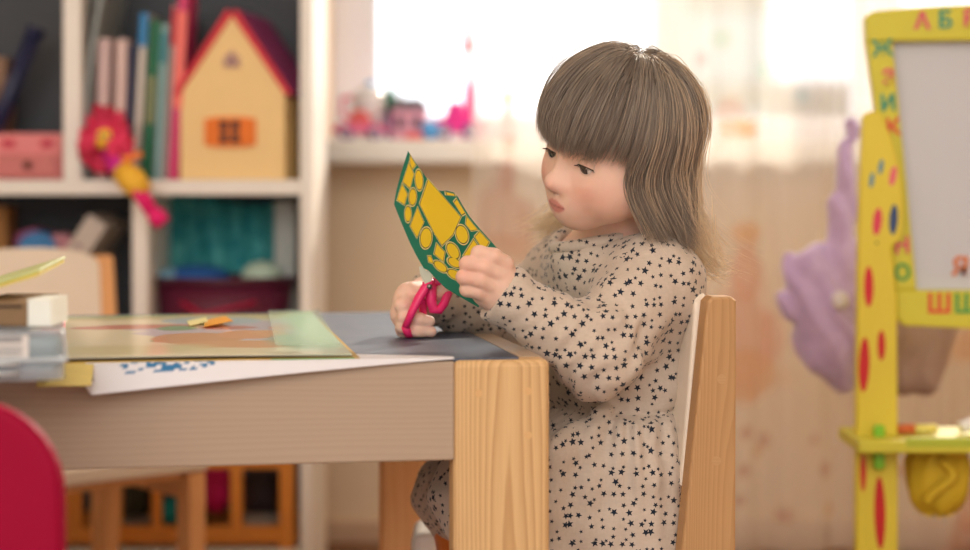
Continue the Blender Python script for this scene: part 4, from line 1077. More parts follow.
    f = np.array([(j*nu+i, j*nu+(i+1) % nu, (j+1)*nu+(i+1) % nu, (j+1)*nu+i) for j in range(nvv) for i in range(nu)])+nv
    V.append(Wc); Fq.append(f); TT.append(np.tile(dark, (len(Wc), 1)))
    t = NT('light_brown_hair'); a = t.n.new('ShaderNodeAttribute'); a.attribute_name = 'tint'
    t.l.new(a.outputs['Color'], t.b.inputs['Base Color']); t.b.inputs['Roughness'].default_value = 0.42; t.b.inputs['Specular IOR Level'].default_value = 0.45
    tr = t.n.new('ShaderNodeBsdfTranslucent'); t.l.new(a.outputs['Color'], tr.inputs[0]); mx = t.n.new('ShaderNodeMixShader'); mx.inputs[0].default_value = 0.45
    t.l.new(t.b.outputs[0], mx.inputs[1]); t.l.new(tr.outputs[0], mx.inputs[2]); t.l.new(mx.outputs[0], t.o.inputs[0])
    V = np.concatenate(V); Fq = np.concatenate(Fq); T_ = np.concatenate(TT)
    me = bpy.data.meshes.new('hair'); me.vertices.add(len(V)); me.vertices.foreach_set('co', (V-CB).astype(np.float32).ravel())
    me.loops.add(Fq.size); me.loops.foreach_set('vertex_index', Fq.astype(np.int32).ravel())
    me.polygons.add(len(Fq)); me.polygons.foreach_set('loop_start', np.arange(0, Fq.size, 4, dtype=np.int32))
    me.polygons.foreach_set('use_smooth', np.ones(len(Fq), bool)); me.update(calc_edges=True); me.validate()
    me.materials.append(t.m)
    o = bpy.data.objects.new('hair', me); COL.objects.link(o); o.parent = child; set_tint(o, T_)
    o['label'] = 'light brown hair with a straight fringe and wispy ends'
make_hair()

# ------------------------------------------------------------------ the paper she cuts and her scissors
def paperD(px, py):
    base = 1.7045+(484-px)*0.00118+(py-275)*0.00006
    return base+0.010*math.sin((px-394)/104*PI)*-0.5
def pp(px, py, dn=0.0): return Vector(P(px, py, paperD(px, py)-dn))-Vector(PAPER0)
PAPER0 = P(447, 235, 1.74)
outline = [(408, 151), (416, 163), (426, 177), (434, 188), (441, 191), (446, 190.5), (454, 192.5), (458, 197), (463, 206), (470, 217), (480, 229), (490, 240), (497, 248), (493.5, 254.5), (488, 272), (478.5, 307.5), (462, 298), (446, 288.5), (436, 279), (428.5, 270.5), (423.5, 268), (416, 255), (410, 243), (404, 229), (399, 217), (394, 204), (396.5, 190), (401, 173)]
m_green = thin_mat('green_print_paper', (24, 128, 104), 0.2, 0.55); m_yel = thin_mat('yellow_print_paper', (255, 214, 44), 0.18, 0.55, 0.04); m_line = mat('dark_green_line', (44, 62, 44), 0.6); m_cream_line = thin_mat('cream_line_paper', (240, 222, 150), 0.15)
from mathutils.geometry import tessellate_polygon
def dense(poly, maxd=4.0):
    out = []
    for i, a in enumerate(poly):
        b_ = poly[(i+1) % len(poly)]; n = max(1, int(math.hypot(b_[0]-a[0], b_[1]-a[1])/maxd))
        for j in range(n): out.append((a[0]+(b_[0]-a[0])*j/n, a[1]+(b_[1]-a[1])*j/n))
    return out
cut_paper = MB()
def sheet(poly, dn, m, thick=None):
    poly = dense(poly); tri = tessellate_polygon([[Vector((x, y, 0)) for x, y in poly]])
    n = len(poly); v = [pp(x, y, dn) for x, y in poly]; f = [tuple(t) for t in tri]
    if thick:
        v += [pp(x, y, dn-thick) for x, y in poly]; f += [tuple(i+n for i in t[::-1]) for t in tri]; f += [(i, (i+1) % n, n+(i+1) % n, n+i) for i in range(n)]
    cut_paper.add(v, f, m, False)
# the sheet itself is a fine grid-free polygon; the printed cells lie on it
sheet(outline, 0, 0, 0.0006)
def shrink(poly, d):
    cx, cy = sum(p[0] for p in poly)/len(poly), sum(p[1] for p in poly)/len(poly)
    R_ = max(math.hypot(x-cx, y-cy) for x, y in poly); k = max(0.2, 1-d/ (R_*0.75)); return [(cx+(x-cx)*k, cy+(y-cy)*k) for x, y in poly]
def oval(cx, cy, a, b_, rot):
    r = math.radians(rot); return [(cx+a*math.cos(t)*math.cos(r)-b_*math.sin(t)*math.sin(r), cy+a*math.cos(t)*math.sin(r)+b_*math.sin(t)*math.cos(r)) for t in np.linspace(0, 2*PI, 24, endpoint=False)]
cells = [[(410.5, 155), (416, 165), (412, 170), (409.5, 161)], [(409, 162), (414, 174), (410, 189), (402.5, 182)], [(402, 183.5), (407.5, 194), (404.5, 205), (396.8, 200)],
         oval(419, 180, 4.0, 10.5, -4), oval(412.7, 197, 3.9, 8.8, 2), oval(408, 214, 3.4, 8.2, 0), [(417.5, 207), (424, 222), (417, 238), (410, 226)],
         [(428, 179), (439, 191.5), (461, 217), (453, 235), (442, 246), (434, 233), (419.5, 204)], [(445.5, 191.8), (454.5, 194), (455.5, 196), (446, 195)], [(456.5, 198.5), (465.5, 213.5), (462, 215.5), (453.5, 202)],
         [(466.5, 216), (478, 230), (471, 231), (465.5, 224)], [(479.5, 231), (489.5, 242), (484, 252), (474.5, 236.5)], oval(426, 238, 6.0, 10.6, 4), oval(462, 234.5, 6.2, 9.8, -16), oval(453, 251, 5.6, 9.3, -30),
         [(473.5, 239), (483, 253), (477, 262), (463, 255.5)], [(436.5, 243), (445, 252), (443.5, 262), (434, 254)], oval(454.5, 262.5, 7.6, 4.4, 30), oval(440.5, 266.5, 8.2, 4.2, 38), oval(454.5, 274.5, 8.0, 4.4, 30), [(431, 256), (434, 264), (428.5, 262), (427.5, 256)],
         oval(472, 270, 7, 5, 40), oval(467, 286, 8, 4, 34)]
for c_ in cells:
    c_ = shrink(c_, -0.95)
    sheet([(x, y) for x, y in c_], 0.00025, 1); sheet(shrink(c_, 0.95), 0.0004, 2); sheet(shrink(c_, 1.65), 0.00055, 3)
cp = cut_paper.build('cut_paper', [m_green, m_cream_line, m_line, m_yel], loc=PAPER0)
tag(cp, 'yellow and green printed paper being cut, held up in her left hand', 'paper')

sc = thing('scissors', 'small pink handled child scissors held in her right hand', 'scissors', P(429, 284, 1.79))
S0 = Vector(sc.location)
def s_(px, py, D): return P(px, py, D)-S0
m_sp = mat('hot_pink_plastic', (238, 44, 112), 0.35, 0.04, spec=0.5); m_steel = mat('brushed_steel', (176, 170, 150), 0.28, 0.05, metallic=1.0)
b = MB(); b.tube([s_(432, 281, 1.786), s_(426, 287, 1.784), s_(419, 298, 1.782), s_(412, 312, 1.780), s_(405.5, 327, 1.782)], [0.0045, 0.006, 0.0058, 0.0050, 0.0046], 14, flat=0.8)
b.tube([s_(405.5, 327, 1.782), s_(408, 334, 1.79), s_(416, 333, 1.80), s_(423, 320, 1.803), s_(423, 305, 1.797), s_(420, 297, 1.786)], 0.0042, 12); b.build('handle', m_sp, sc)
b = MB(); b.tube([s_(427, 280, 1.790), s_(431, 288, 1.790), s_(431, 300, 1.789), s_(433.5, 310, 1.789), s_(439, 310.5, 1.790), s_(444.5, 303, 1.793), s_(448.5, 292, 1.796), s_(447, 284, 1.799), s_(440, 281, 1.797), s_(433, 283, 1.792)], [0.0058, 0.006, 0.0055, 0.005, 0.0046, 0.0044, 0.0044, 0.0042, 0.0042, 0.0048], 14); b.build('handle', m_sp, sc)
def blade(pts, D0, D1, name='blade'):
    n = len(pts); v = [s_(x, y, D0+(D1-D0)*0) for x, y in pts]+[s_(x, y, D0+0.0012) for x, y in pts]
    bb = MB(); bb.add(v, [tuple(range(n)), tuple(range(n, 2*n))[::-1]]+[(i, n+i, n+(i+1) % n, (i+1) % n) for i in range(n)]); return bb.build(name, m_steel, sc)
blade([(424.5, 284), (431.5, 281), (433.2, 262), (431.0, 262.5), (427, 270), (423.5, 276)], 1.7805, 0)
blade([(429, 286), (431, 280), (424.5, 268.5), (421, 265.5), (419.2, 267), (419.8, 272), (423, 281)], 1.7855, 0)
b = MB(); b.cyl(s_(429.5, 286.5, 1.7775), s_(429.5, 286.5, 1.793), 0.0027, n=14); b.build('rivet', mat('rivet_grey', (150, 140, 140), 0.3, metallic=1.0), sc)

# ------------------------------------------------------------------ things on the table
def flat_sheet(name, pts, z, thick, mats, label, cat, fn=None, group=None):
    """polygon in table coordinates (x,y)"""
    c = T(sum(p[0] for p in pts)/len(pts), sum(p[1] for p in pts)/len(pts), z)
    b = MB(); n = len(pts); tri = tessellate_polygon([[Vector((x, y, 0)) for x, y in pts]])
    zf = fn or (lambda x, y: 0)
    v = [T(x, y, z+zf(x, y))-c for x, y in pts]+[T(x, y, z+thick+zf(x, y))-c for x, y in pts]
    f = [tuple(t)[::-1] for t in tri]+[tuple(i+n for i in t) for t in tri]+[(i, (i+1) % n, n+(i+1) % n, n+i) for i in range(n)]
    b.add(v, f); o = b.build(name, mats, loc=c); return tag(o, label, cat, group)
def table_xy(px, py, z=TOP):
    """the point of the table plane seen at a place of the photograph (used once, to lay the sheets out)"""
    D = (CAMZ-z)*F/(py-HY); p = Vector(((px-CX)*D/F, D, 0))-T0; return (p.x*math.cos(TH)+p.y*math.sin(TH), -p.x*math.sin(TH)+p.y*math.cos(TH))
# big picture board
m_board = attr_mat('picture_board_print', 0.3, bump=0.03, coat=0.5)
bx0, bx1 = -0.475, -0.185; by0, by1 = 0.012, 0.50; bz = TOP+0.0022
bx1 = table_xy(346, 353)[0]; 
pb = thing('picture_board', 'large pale picture board printed with an orange bear, lying on the table', 'board', T((bx0+bx1)/2, 0.25, bz), TH)
nu, nvv = 150, 220; gx, gy = np.meshgrid(np.linspace(0, 1, nu+1), np.linspace(0, 1, nvv+1)); gx = gx.ravel(); gy = gy.ravel()
Xl = bx0+(bx1-bx0)*gx; Yl = by0+(by1-by0)*gy
colr = np.tile(np.array(srgb(230, 222, 186)[:3]), (len(gx), 1))
def pc(mask, c): 
    global colr
    mask = np.clip(mask, 0, 1)[:, None]; colr = colr*(1-mask)+np.array(srgb(*c)[:3])*mask
P3 = np.stack([Xl, Yl, Yl*0], 1); nz = vnoise(P3, 40, 1)*0.03+vnoise(P3, 90, 2)*0.015
def blob(u, v_, ru, rv, c, soft=0.12, n=1.0):
    d = np.sqrt(((gx-u)/ru)**2+((gy-v_)/rv)**2)+nz*6*n; pc((1-d)/soft+0.5, c)
xs = lambda px: ((px-66)/(347-66))                                # across
pc(np.clip((gx-0.72)/0.2, 0, 1)*0.8, (176, 206, 176)); pc(np.clip((gy-0.86)/0.02, 0, 1), (190, 178, 104)); pc(np.clip((gy-0.93)/0.03, 0, 1)*(gx < 0.5), (120, 176, 120))
blob(0.70, 0.55, 0.34, 0.28, (186, 176, 204)); blob(0.62, 0.80, 0.18, 0.10, (150, 184, 206)); blob(0.35, 0.66, 0.22, 0.06, (196, 84, 64)); blob(0.50, 0.60, 0.07, 0.06, (40, 138, 76)); blob(0.47, 0.30, 0.06, 0.04, (44, 150, 84))
blob(0.56, 0.34, 0.15, 0.13, (208, 132, 66)); blob(0.74, 0.20, 0.26, 0.085, (216, 146, 84)); blob(0.72, 0.42, 0.09, 0.10, (222, 140, 76)); blob(0.80, 0.46, 0.06, 0.08, (226, 150, 80)); blob(0.66, 0.60, 0.10, 0.05, (184, 70, 72)); blob(0.87, 0.60, 0.06, 0.05, (220, 110, 80))
blob(0.90, 0.25, 0.12, 0.18, (110, 170, 140), 0.5); blob(0.96, 0.6, 0.09, 0.4, (176, 224, 196), 0.6); blob(0.3, 0.12, 0.3, 0.10, (214, 204, 150), 0.6)
Zt = 0.0024+0.0016*np.sin(gx*3.1)+0.004*np.clip((gx-0.85)/0.15, 0, 1)*np.clip((gy-0.6)/0.4, 0, 1)
c0 = Vector(((bx0+bx1)/2, 0.25, 0))
Vt = np.stack([Xl-c0.x, Yl-c0.y, Zt], 1); Vb = Vt.copy(); Vb[:, 2] -= 0.0022
idx = np.arange(len(gx)).reshape(nvv+1, nu+1); q1 = np.stack([idx[:-1, :-1], idx[:-1, 1:], idx[1:, 1:], idx[1:, :-1]], -1).reshape(-1, 4)
L_ = len(gx); bd = np.concatenate([idx[0, :], idx[1:, -1], idx[-1, -2::-1], idx[-2:0:-1, 0]]); nb = np.roll(bd, -1)
sq = np.stack([bd, bd+L_, nb+L_, nb], 1)
o = np_mesh('printed_sheet', np.concatenate([Vt, Vb]), np.concatenate([q1, q1[:, ::-1]+L_, sq]), m_board, pb, smooth=False)
colr = colr*0.74+np.array(srgb(246, 240, 220)[:3])*0.26; edgec = np.tile(np.array(srgb(96, 82, 70)[:3]), (L_, 1)); set_tint(o, np.concatenate([colr, edgec]))
b = MB(); b.box((0.003, -0.0015, -0.0011), (bx1-bx0+0.006, 0.49, 0.0018)); b.build('backing_sheet', mat('ochre_card', (186, 150, 66), 0.6, 0.15, 60), pb)
b = MB(); b.box(((bx1-bx0)/2-0.035, -0.2472, -0.0010), (0.072, 0.0012, 0.0019)); b.build('green_edge_strip', mat('leaf_green_print', (78, 150, 84), 0.5), pb)
# white sheet hanging over the front edge
def drop(x, y): return -0.9*max(0, 0.004-y)-0.5*max(0, -0.006-y)
wt = table_xy(345, 357); ws = MB()
NX, NY = 150, 60; x_l, x_r = table_xy(77, 366)[0], table_xy(452, 357.5)[0]
def wfn(u, v_):
    x = x_l+(x_r-x_l)*u; hang = 0.034*(1-u)**1.15*min(1, u/0.05+0.25)+0.0016
    if u < 0.05: x += 0.014*(1-u/0.05)*0
    y0, y1 = -hang, 0.16*(1-u*0.93)
    s0 = y0+(y1-y0)*v_
    # the cloth-thin sheet bends down over the table's edge
    if s0 < 0: y = s0*0.62; z = 0.0012+s0*0.72
    else: y = s0; z = 0.0012
    return T(x+0.02*(1-v_)*(0.5 if u < 0.02 else 0), y-0.0012, TOP+z)
ws.grid(wfn, NX, NY)
o = ws.build('paper_sheet', attr_mat('white_paper_print', 0.6)); md = o.modifiers.new('thickness', 'SOLIDIFY'); md.thickness = 0.0004
cc = []
for j in range(NY+1):
    for i in range(NX+1):
        u, v_ = i/NX, j/NY; k = (0.11 < u < 0.36 and 0.10 < v_ < 0.34 and math.sin(u*190+v_*60)+math.sin(u*83-v_*90)+math.sin(u*41+v_*33) > 0.0)
        cc.append(srgb(50, 120, 170)[:3] if k else srgb(232, 230, 236)[:3])
set_tint(o, cc); tag(o, 'white paper sheet with blue print hanging over the front table edge', 'paper')
# small booklet under the box
q0 = table_xy(60, 372); 
flat_sheet('booklet', [(table_xy(40, 366)[0], -0.045), (table_xy(98, 366)[0]-0.004, -0.045), (table_xy(98, 366)[0]-0.004, 0.0), (table_xy(98, 366)[0]-0.004, 0.10), (table_xy(40, 366)[0], 0.10), (table_xy(40, 366)[0], 0.0)], TOP+0.0003, 0.0008, mat('yellow_teal_booklet', (214, 190, 110), 0.5, 0.2, 50), 'thin yellow booklet sticking out under the clear plastic box', 'booklet', lambda x, y: 0.30*min(0, y))
# scraps and mint sheet
def scrap(name, pts, label, m, z=0.006, lift=0.0):
    ps = [table_xy(x, y, TOP+z) for x, y in pts]; ctr = (sum(p[0] for p in ps)/len(ps), sum(p[1] for p in ps)/len(ps))
    return flat_sheet(name, ps, TOP+z, 0.0006, m, label, 'paper', lambda x, y: lift*(x-ctr[0])*10*0.02)
scrap('paper_scrap', [(187, 320), (206, 318.6), (208, 323), (190, 325)], 'pale yellow paper scrap on the picture board', thin_mat('pale_yellow_paper', (240, 232, 170), 0.3), 0.008, 0.6)
scrap('paper_scrap', [(205, 319), (225, 317.5), (233, 323), (204, 325.4)], 'orange yellow paper scrap with green tip on the picture board', thin_mat('orange_yellow_paper', (240, 176, 50), 0.3), 0.0095, 0.6)
mint = MB(); mc = T(*table_xy(306, 328), TOP+0.008)
def mfn(u, v_):
    a = Vector(table_xy(268+u*20*0, 343, TOP+0.008)).to_3d(); 
    px = (276+(341-276)*u)*(1-v_)+(268+(318-268)*u)*v_; py = 345*(1-v_)+311*v_
    x, y = table_xy(px, py, TOP+0.008); return T(x, y, TOP+0.0088+0.002*max(0, u-0.55)*v_+0.0008*math.sin(u*9+v_*4)*u)-mc
mint.grid(mfn, 20, 16); o = mint.build('mint_sheet', thin_mat('mint_tracing_paper', (216, 236, 222), 0.5, 0.3, 0.1, clear=0.72), loc=mc); md = o.modifiers.new('thickness', 'SOLIDIFY'); md.thickness = 0.0004
tag(o, 'curled see-through mint green sheet on the right of the picture board', 'paper')

# clear plastic box with a label, carton and booklet on top
bD = 1.40; bxr = (64.5-CX)*bD/F; boxl = bxr-0.26; bzh = 0.038; bz0 = TOP+0.0016
pbx = thing('plastic_box', 'clear plastic box with white label and latch at the left end of the table', 'box', (bxr-0.13*math.cos(0.235), bD-0.13*math.sin(0.235), bz0), 0.235)
m_clear = thin_mat('clear_plastic', (206, 214, 222), 0.15, 0.15, 0.02, clear=0.62)
def hollow(z0, z1, name, inset=0.0):
    w2, d2 = 0.13-inset, 0.15-inset; t_ = 0.0018; b = MB()
    def rr(w, d, r, z, n=6):
        out = []
        for cx_, cy_, a0 in ((w-r, d-r, 0), (-w+r, d-r, PI/2), (-w+r, -d+r, PI), (w-r, -d+r, 1.5*PI)):
            out += [(cx_+r*math.cos(a0+PI/2*i/n), cy_+r*math.sin(a0+PI/2*i/n)+0.15, z) for i in range(n+1)]
        return out
    R0 = rr(w2, d2, 0.012, z0); R1 = rr(w2, d2, 0.012, z1); n = len(R0)
    b.add(R0+R1, [(i, (i+1) % n, n+(i+1) % n, n+i) for i in range(n)], smooth=True)
    return b, R0, R1, n
b, R0, R1, n = hollow(0, bzh*0.40, 'tray'); b.add(R0, [tuple(range(n))[::-1]]); tray = b.build('tray', m_clear, pbx); md = tray.modifiers.new('thickness', 'SOLIDIFY'); md.thickness = 0.0016
b, R0, R1, n = hollow(bzh*0.42, bzh, 'lid'); b.add(R1, [tuple(range(n))]); lid = b.build('lid', m_clear, pbx); md = lid.modifiers.new('thickness', 'SOLIDIFY'); md.thickness = 0.0016
b = MB(); b.box((0, -0.0005, bzh*0.41), (0.262, 0.006, 0.0045), bev=0.0015); b.box((0.1305, 0.15, bzh*0.41), (0.005, 0.30, 0.0045), bev=0.0015); b.build('rim', thin_mat('clear_rim', (214, 222, 228), 0.2, 0.2, 0.02, clear=0.35), pbx)
b = MB(); lt = 0.082; 
b.tube([(lt-0.013, -0.004, bzh*0.16), (lt-0.013, -0.006, bzh*0.36), (lt+0.013, -0.006, bzh*0.36), (lt+0.013, -0.004, bzh*0.16), (lt-0.013, -0.004, bzh*0.16)], 0.0018, 8); b.build('latch', thin_mat('frosted_latch', (226, 230, 232), 0.3, 0.3), pbx)
b = MB(); b.box((0.065, -0.0012, bzh*0.70), (0.076, 0.0008, bzh*0.46), 0)
rl = random.Random(3)
for i in range(4): b.box((0.086, -0.0018, bzh*(0.53+0.055*i)), (0.024, 0.0006, 0.0009), 1)
for i in range(5): b.box((0.058, -0.0018, bzh*(0.52+0.05*i)), (0.016, 0.0006, 0.0008), 1)
for i in range(7): b.box((0.033+0.0022*i, -0.0018, bzh*0.66), (0.0008+0.0006*(i % 3), 0.0006, 0.014), 2)
b.box((0.088, -0.0018, bzh*0.85), (0.020, 0.0006, 0.005), 1); b.build('label_sticker', [mat('label_white', (222, 218, 214), 0.6), mat('label_grey', (150, 150, 152), 0.6), mat('label_pink', (214, 160, 170), 0.6)], pbx)
rl = random.Random(9)
for k_, (x, y, z, r, c_, nm_, lb_) in enumerate(((0.112, 0.06, 0.025, 0.014, (60, 150, 160), 'modelling_clay', 'teal modelling clay inside the clear box at its right end'), (0.105, 0.12, 0.030, 0.013, (170, 150, 200), 'modelling_clay', 'lilac modelling clay inside the clear box behind the teal one'),
                        (0.03, 0.07, 0.012, 0.014, (40, 60, 110), 'modelling_clay', 'navy modelling clay in the middle of the clear box'), (0.09, 0.04, 0.010, 0.011, (60, 84, 130), 'modelling_clay', 'blue modelling clay in the clear box behind its latch'), (-0.03, 0.07, 0.012, 0.014, (90, 100, 110), 'modelling_clay', 'grey modelling clay at the left inside the clear box'))):
    b = MB(); b.box((0, 0, r), (r*2.6, r*2.2, r*2), bev=r*0.4)
    tag(b.build(nm_, mat('clay %d %d %d' % c_, c_, 0.5), loc=Vector(pbx.location)+Matrix.Rotation(0.235, 3, 'Z') @ Vector((x-0.004, y, 0.002))), lb_, 'clay', 'modelling clay in the box')
cz = bz0+bzh+0.001
ct = thing('carton', 'small white carton with brown end standing on the clear plastic box', 'box', ((20-CX)*1.43/F-0.03, 1.43, cz))
cw0, cw1 = (-30-CX)*1.43/F, (27-CX)*1.43/F; cw2 = (56-CX)*1.45/F; ch_ = (329-304)*1.43/F
b = MB(); b.box(((cw0+cw1)/2-ct.location.x, 0.055, ch_/2), (cw1-cw0, 0.11, ch_), bev=0.0012); b.build('body', mat('kraft_brown', (132, 104, 74), 0.7), ct)
b = MB(); b.box(((cw0+cw1)/2-ct.location.x, -0.0006, ch_*0.80), (cw1-cw0-0.008, 0.001, 0.0018)); b.build('slit', mat('slit_dark', (40, 28, 22), 0.7), ct)
b = MB(); b.prism([(cw1-ct.location.x, 0), (cw2-ct.location.x, 0), (cw2-ct.location.x, ch_*1.08), (cw1-ct.location.x, ch_*1.08)], -0.060, -0.002, M=XZ(0)); b.build('sleeve', mat('white_card', (232, 234, 226), 0.55, 0.06, 60), ct)
bl_ = thing('booklet', 'green and yellow booklet lying tilted on top of the small carton', 'booklet', ((0-CX)*1.45/F, 1.45, cz+ch_*1.08+0.0005), rot=(math.radians(4), math.radians(-17), 0))
b = MB(); b.box((-0.028, 0.05, 0.0115), (0.13, 0.10, 0.0022), bev=0.0006); b.build('cover', mat('pale_green_cover', (196, 204, 140), 0.35, 0.15, 40), bl_)
b = MB(); b.box((-0.028, 0.05, 0.009), (0.126, 0.098, 0.0028)); b.build('pages', mat('yellow_pages', (216, 196, 80), 0.6, 0.1, 60), bl_)
b = MB(); b.cyl(((53-CX)*1.75/F, 1.75, TOP), ((53-CX)*1.75/F, 1.75, TOP+0.022), 0.012, n=16); tag(b.build('pot', mat('pink_pot', (220, 110, 110), 0.5)), 'small pink pot behind the clear plastic box', 'pot')
# white low box on the floor by the table's far leg
hbx = CAMZ-(527-HY)*1.97/F
b = MB(); b.box((-0.0635, 2.02, (hbx-0.008)/2), (0.036, 0.09, hbx-0.008), bev=0.010, seg=3); tag(b.build('box', mat('white_storage', (240, 236, 232), 0.4)), 'tall white box on the floor under the table, before its far leg', 'box')

# ------------------------------------------------------------------ sheer curtain, right of the shelf
CD = 3.04; ccx0, ccx1 = (474-CX)*CD/F, 1.62; cz0, cz1 = 0.03, 2.36
NX, NZ = 420, 300
U, W_ = np.meshgrid(np.linspace(0, 1, NX+1), np.linspace(0, 1, NZ+1)); U = U.ravel(); W_ = W_.ravel()
X = ccx0+(ccx1-ccx0)*U; Zc = cz0+(cz1-cz0)*W_
fold = 0.016*np.sin(X*46+1.2*np.sin(X*9))+0.010*np.sin(X*21+2.0+0.3*W_)+0.006*np.sin(X*95+0.7)
Vc = np.stack([X+0.004*np.sin(X*60), CD+fold*(0.75+0.25*(1-W_)), Zc], 1)
idx = np.arange(len(U)).reshape(NZ+1, NX+1); qd = np.stack([idx[:-1, :-1], idx[:-1, 1:], idx[1:, 1:], idx[1:, :-1]], -1).reshape(-1, 4)
ppx = CX+X*F/CD; ppy = HY-(Zc-CAMZ)*F/CD                          # cloth measures for the print
cc = np.tile(np.array(srgb(253, 246, 236)[:3]), (len(X), 1))
pn = np.stack([X, Zc*0, Zc], 1); wob = vnoise(pn, 14, 3)*0.25+vnoise(pn, 35, 4)*0.12
def printed(cx, cy, rx, ry, col, a=0.8, soft=0.5):
    global cc
    d = np.sqrt(((ppx-cx)/rx)**2+((ppy-cy)/ry)**2)+wob; m = np.clip((1-d)/soft+0.5, 0, 1)[:, None]*a*0.7
    cc = cc*(1-m)+np.array(srgb(*col)[:3])*m
for fx, fy, k, c1, c2 in ((745, 330, 1.0, (240, 120, 96), (250, 170, 80)), (506, 215, 0.75, (206, 130, 120), (214, 140, 110)), (1010, 300, 1.0, (240, 120, 96), (250, 170, 80)), (975, 560, 0.9, (236, 140, 110), (250, 180, 100)), (625, 380, 0.9, (240, 120, 96), (250, 170, 80))):
    printed(fx, fy-88*k, 11*k, 13*k, (232, 176, 150)); printed(fx, fy-98*k, 14*k, 9*k, c2); printed(fx, fy-55*k, 15*k, 24*k, c1); printed(fx-3*k, fy+10*k, 40*k, 48*k, c1, 0.75); printed(fx-6*k, fy+45*k, 56*k, 22*k, c2, 0.8); printed(fx+30*k, fy+6*k, 14*k, 30*k, c1, 0.5)
for fx, fy, r, col in ((765, 441, 7, (206, 120, 110)), (757, 452, 5, (240, 170, 90)), (785, 514, 8, (200, 116, 110)), (742, 470, 6, (214, 140, 120)), (826, 470, 7, (206, 120, 110)), (832, 512, 7, (240, 180, 110)), (738, 500, 6, (206, 130, 120)), (812, 440, 5, (214, 140, 120)), (744, 432, 5, (206, 120, 110)), (905, 470, 7, (206, 120, 110)), (880, 510, 6, (206, 120, 110)), (930, 440, 6, (214, 150, 120)),
                        (700, 60, 9, (236, 180, 160)), (728, 112, 13, (240, 160, 120)), (744, 126, 8, (250, 190, 130)), (765, 70, 10, (200, 226, 190)), (722, 40, 12, (210, 220, 170)), (800, 96, 10, (190, 220, 226)), (640, 470, 7, (206, 120, 110))):
    printed(fx, fy, r, r*1.05, col, 0.75)
tcn = NT('sheer_printed_curtain'); a = tcn.n.new('ShaderNodeAttribute'); a.attribute_name = 'tint'
tcn.l.new(a.outputs['Color'], tcn.b.inputs['Base Color']); tcn.b.inputs['Roughness'].default_value = 0.8; tcn.b.inputs['Specular IOR Level'].default_value = 0.1
tr = tcn.n.new('ShaderNodeBsdfTranslucent'); tcn.l.new(a.outputs['Color'], tr.inputs[0])
m1 = tcn.n.new('ShaderNodeMixShader'); m1.inputs[0].default_value = 0.38; tcn.l.new(tcn.b.outputs[0], m1.inputs[1]); tcn.l.new(tr.outputs[0], m1.inputs[2])
tp = tcn.n.new('ShaderNodeBsdfTransparent'); m2 = tcn.n.new('ShaderNodeMixShader'); m2.inputs[0].default_value = 0.5
tcn.l.new(m1.outputs[0], m2.inputs[1]); tcn.l.new(tp.outputs[0], m2.inputs[2]); tcn.l.new(m2.outputs[0], tcn.o.inputs[0])
co = np.array([(ccx0+ccx1)/2, CD, cz0])
cur = np_mesh('curtain', Vc-co, qd, tcn.m); cur.location = co; set_tint(cur, cc)
tag(cur, 'sheer cream curtain with orange and pink printed figures, hanging before window and wall', 'curtain')
b = MB(); b.cyl((-0.3, CD, 2.40), (1.75, CD, 2.40), 0.012); tag(b.build('curtain_rod', m_winframe), 'white curtain rod above the sheer curtain', 'curtain rod')

# ------------------------------------------------------------------ toys on the window sill
def at(px, py, D=3.2): return P(px, py, D)
SD = 3.2
def toy(name, label, px, cat='toy'): return thing(name, label, cat, ((px-CX)*SD/F, SD, SILL), group='toys on the window sill')
def u(px): return px*SD/F
m_tp = mat('toy_pink', (240, 110, 150), 0.25, 0.06, spec=0.6); m_tw = mat('toy_white', (245, 240, 240), 0.15, 0.02, spec=0.7); m_tr = mat('toy_coral', (236, 96, 92), 0.3); m_tm = mat('toy_magenta', (236, 40, 150), 0.3); m_tv = mat('toy_violet', (140, 80, 150), 0.35); m_silver = mat('toy_silver', (226, 226, 232), 0.12, 0.02, metallic=0.9); m_tb = mat('toy_sky_blue', (90, 170, 236), 0.15, spec=0.7); m_tdark = mat('toy_dark', (70, 50, 70), 0.4)
def car(label, px, L, hgt, mb_, mc_, cab=0.55):
    t = toy('toy_car', label, px); w = u(L)/2; h = u(hgt)
    prof = smooth_poly([(-w, h*0.22), (-w*0.98, h*0.5), (-w*0.6, h*0.56), (w*0.55, h*0.58), (w*0.95, h*0.48), (w, h*0.22)], 3)
    b = MB(); b.prism([(x, y) for x, y in prof], -0.028, 0.028, M=XZ(0), bev=0.005); b.build('body', mb_, t)
    b = MB(); b.prism([(-w*0.55, h*0.55), (-w*0.32, h), (w*0.2, h), (w*0.48, h*0.55)], -0.022, 0.022, M=XZ(0), bev=0.006); b.build('cabin', mc_, t)
    for x in (-w*0.58, w*0.6):
        for y in (-0.026, 0.026):
            b = MB(); b.cyl((x, y-0.005, h*0.22), (x, y+0.005, h*0.22), h*0.22, n=20); wl_ = b.build('wheel', m_tv, t)
            b = MB(); b.cyl((x, y-0.0062, h*0.22), (x, y+0.0062, h*0.22), h*0.12, n=16); b.build('hub_cap', m_silver, wl_)
    return t
car('coral pink toy car at the left end of the window sill', 361, 48, 30, m_tp, m_tr)
t = toy('toy_teapot', 'glossy white toy teapot above the coral pink car, leftmost on the sill', 368); t.location.y = SD+0.06
b = MB(); b.lathe([(0.012, 0), (0.030, 0.03), (0.036, 0.062), (0.030, 0.088), (0.012, 0.1)], 24); b.build('pot', m_tw, t)
b = MB(); b.ell((0, 0, 0.104), (0.008, 0.008, 0.007), 12, 8); b.build('lid_knob', m_tb, t)
b = MB(); b.tube([(0.028, 0, 0.05), (0.048, 0, 0.06), (0.058, 0, 0.085)], [0.009, 0.006, 0.005], 10); b.build('spout', m_tw, t)
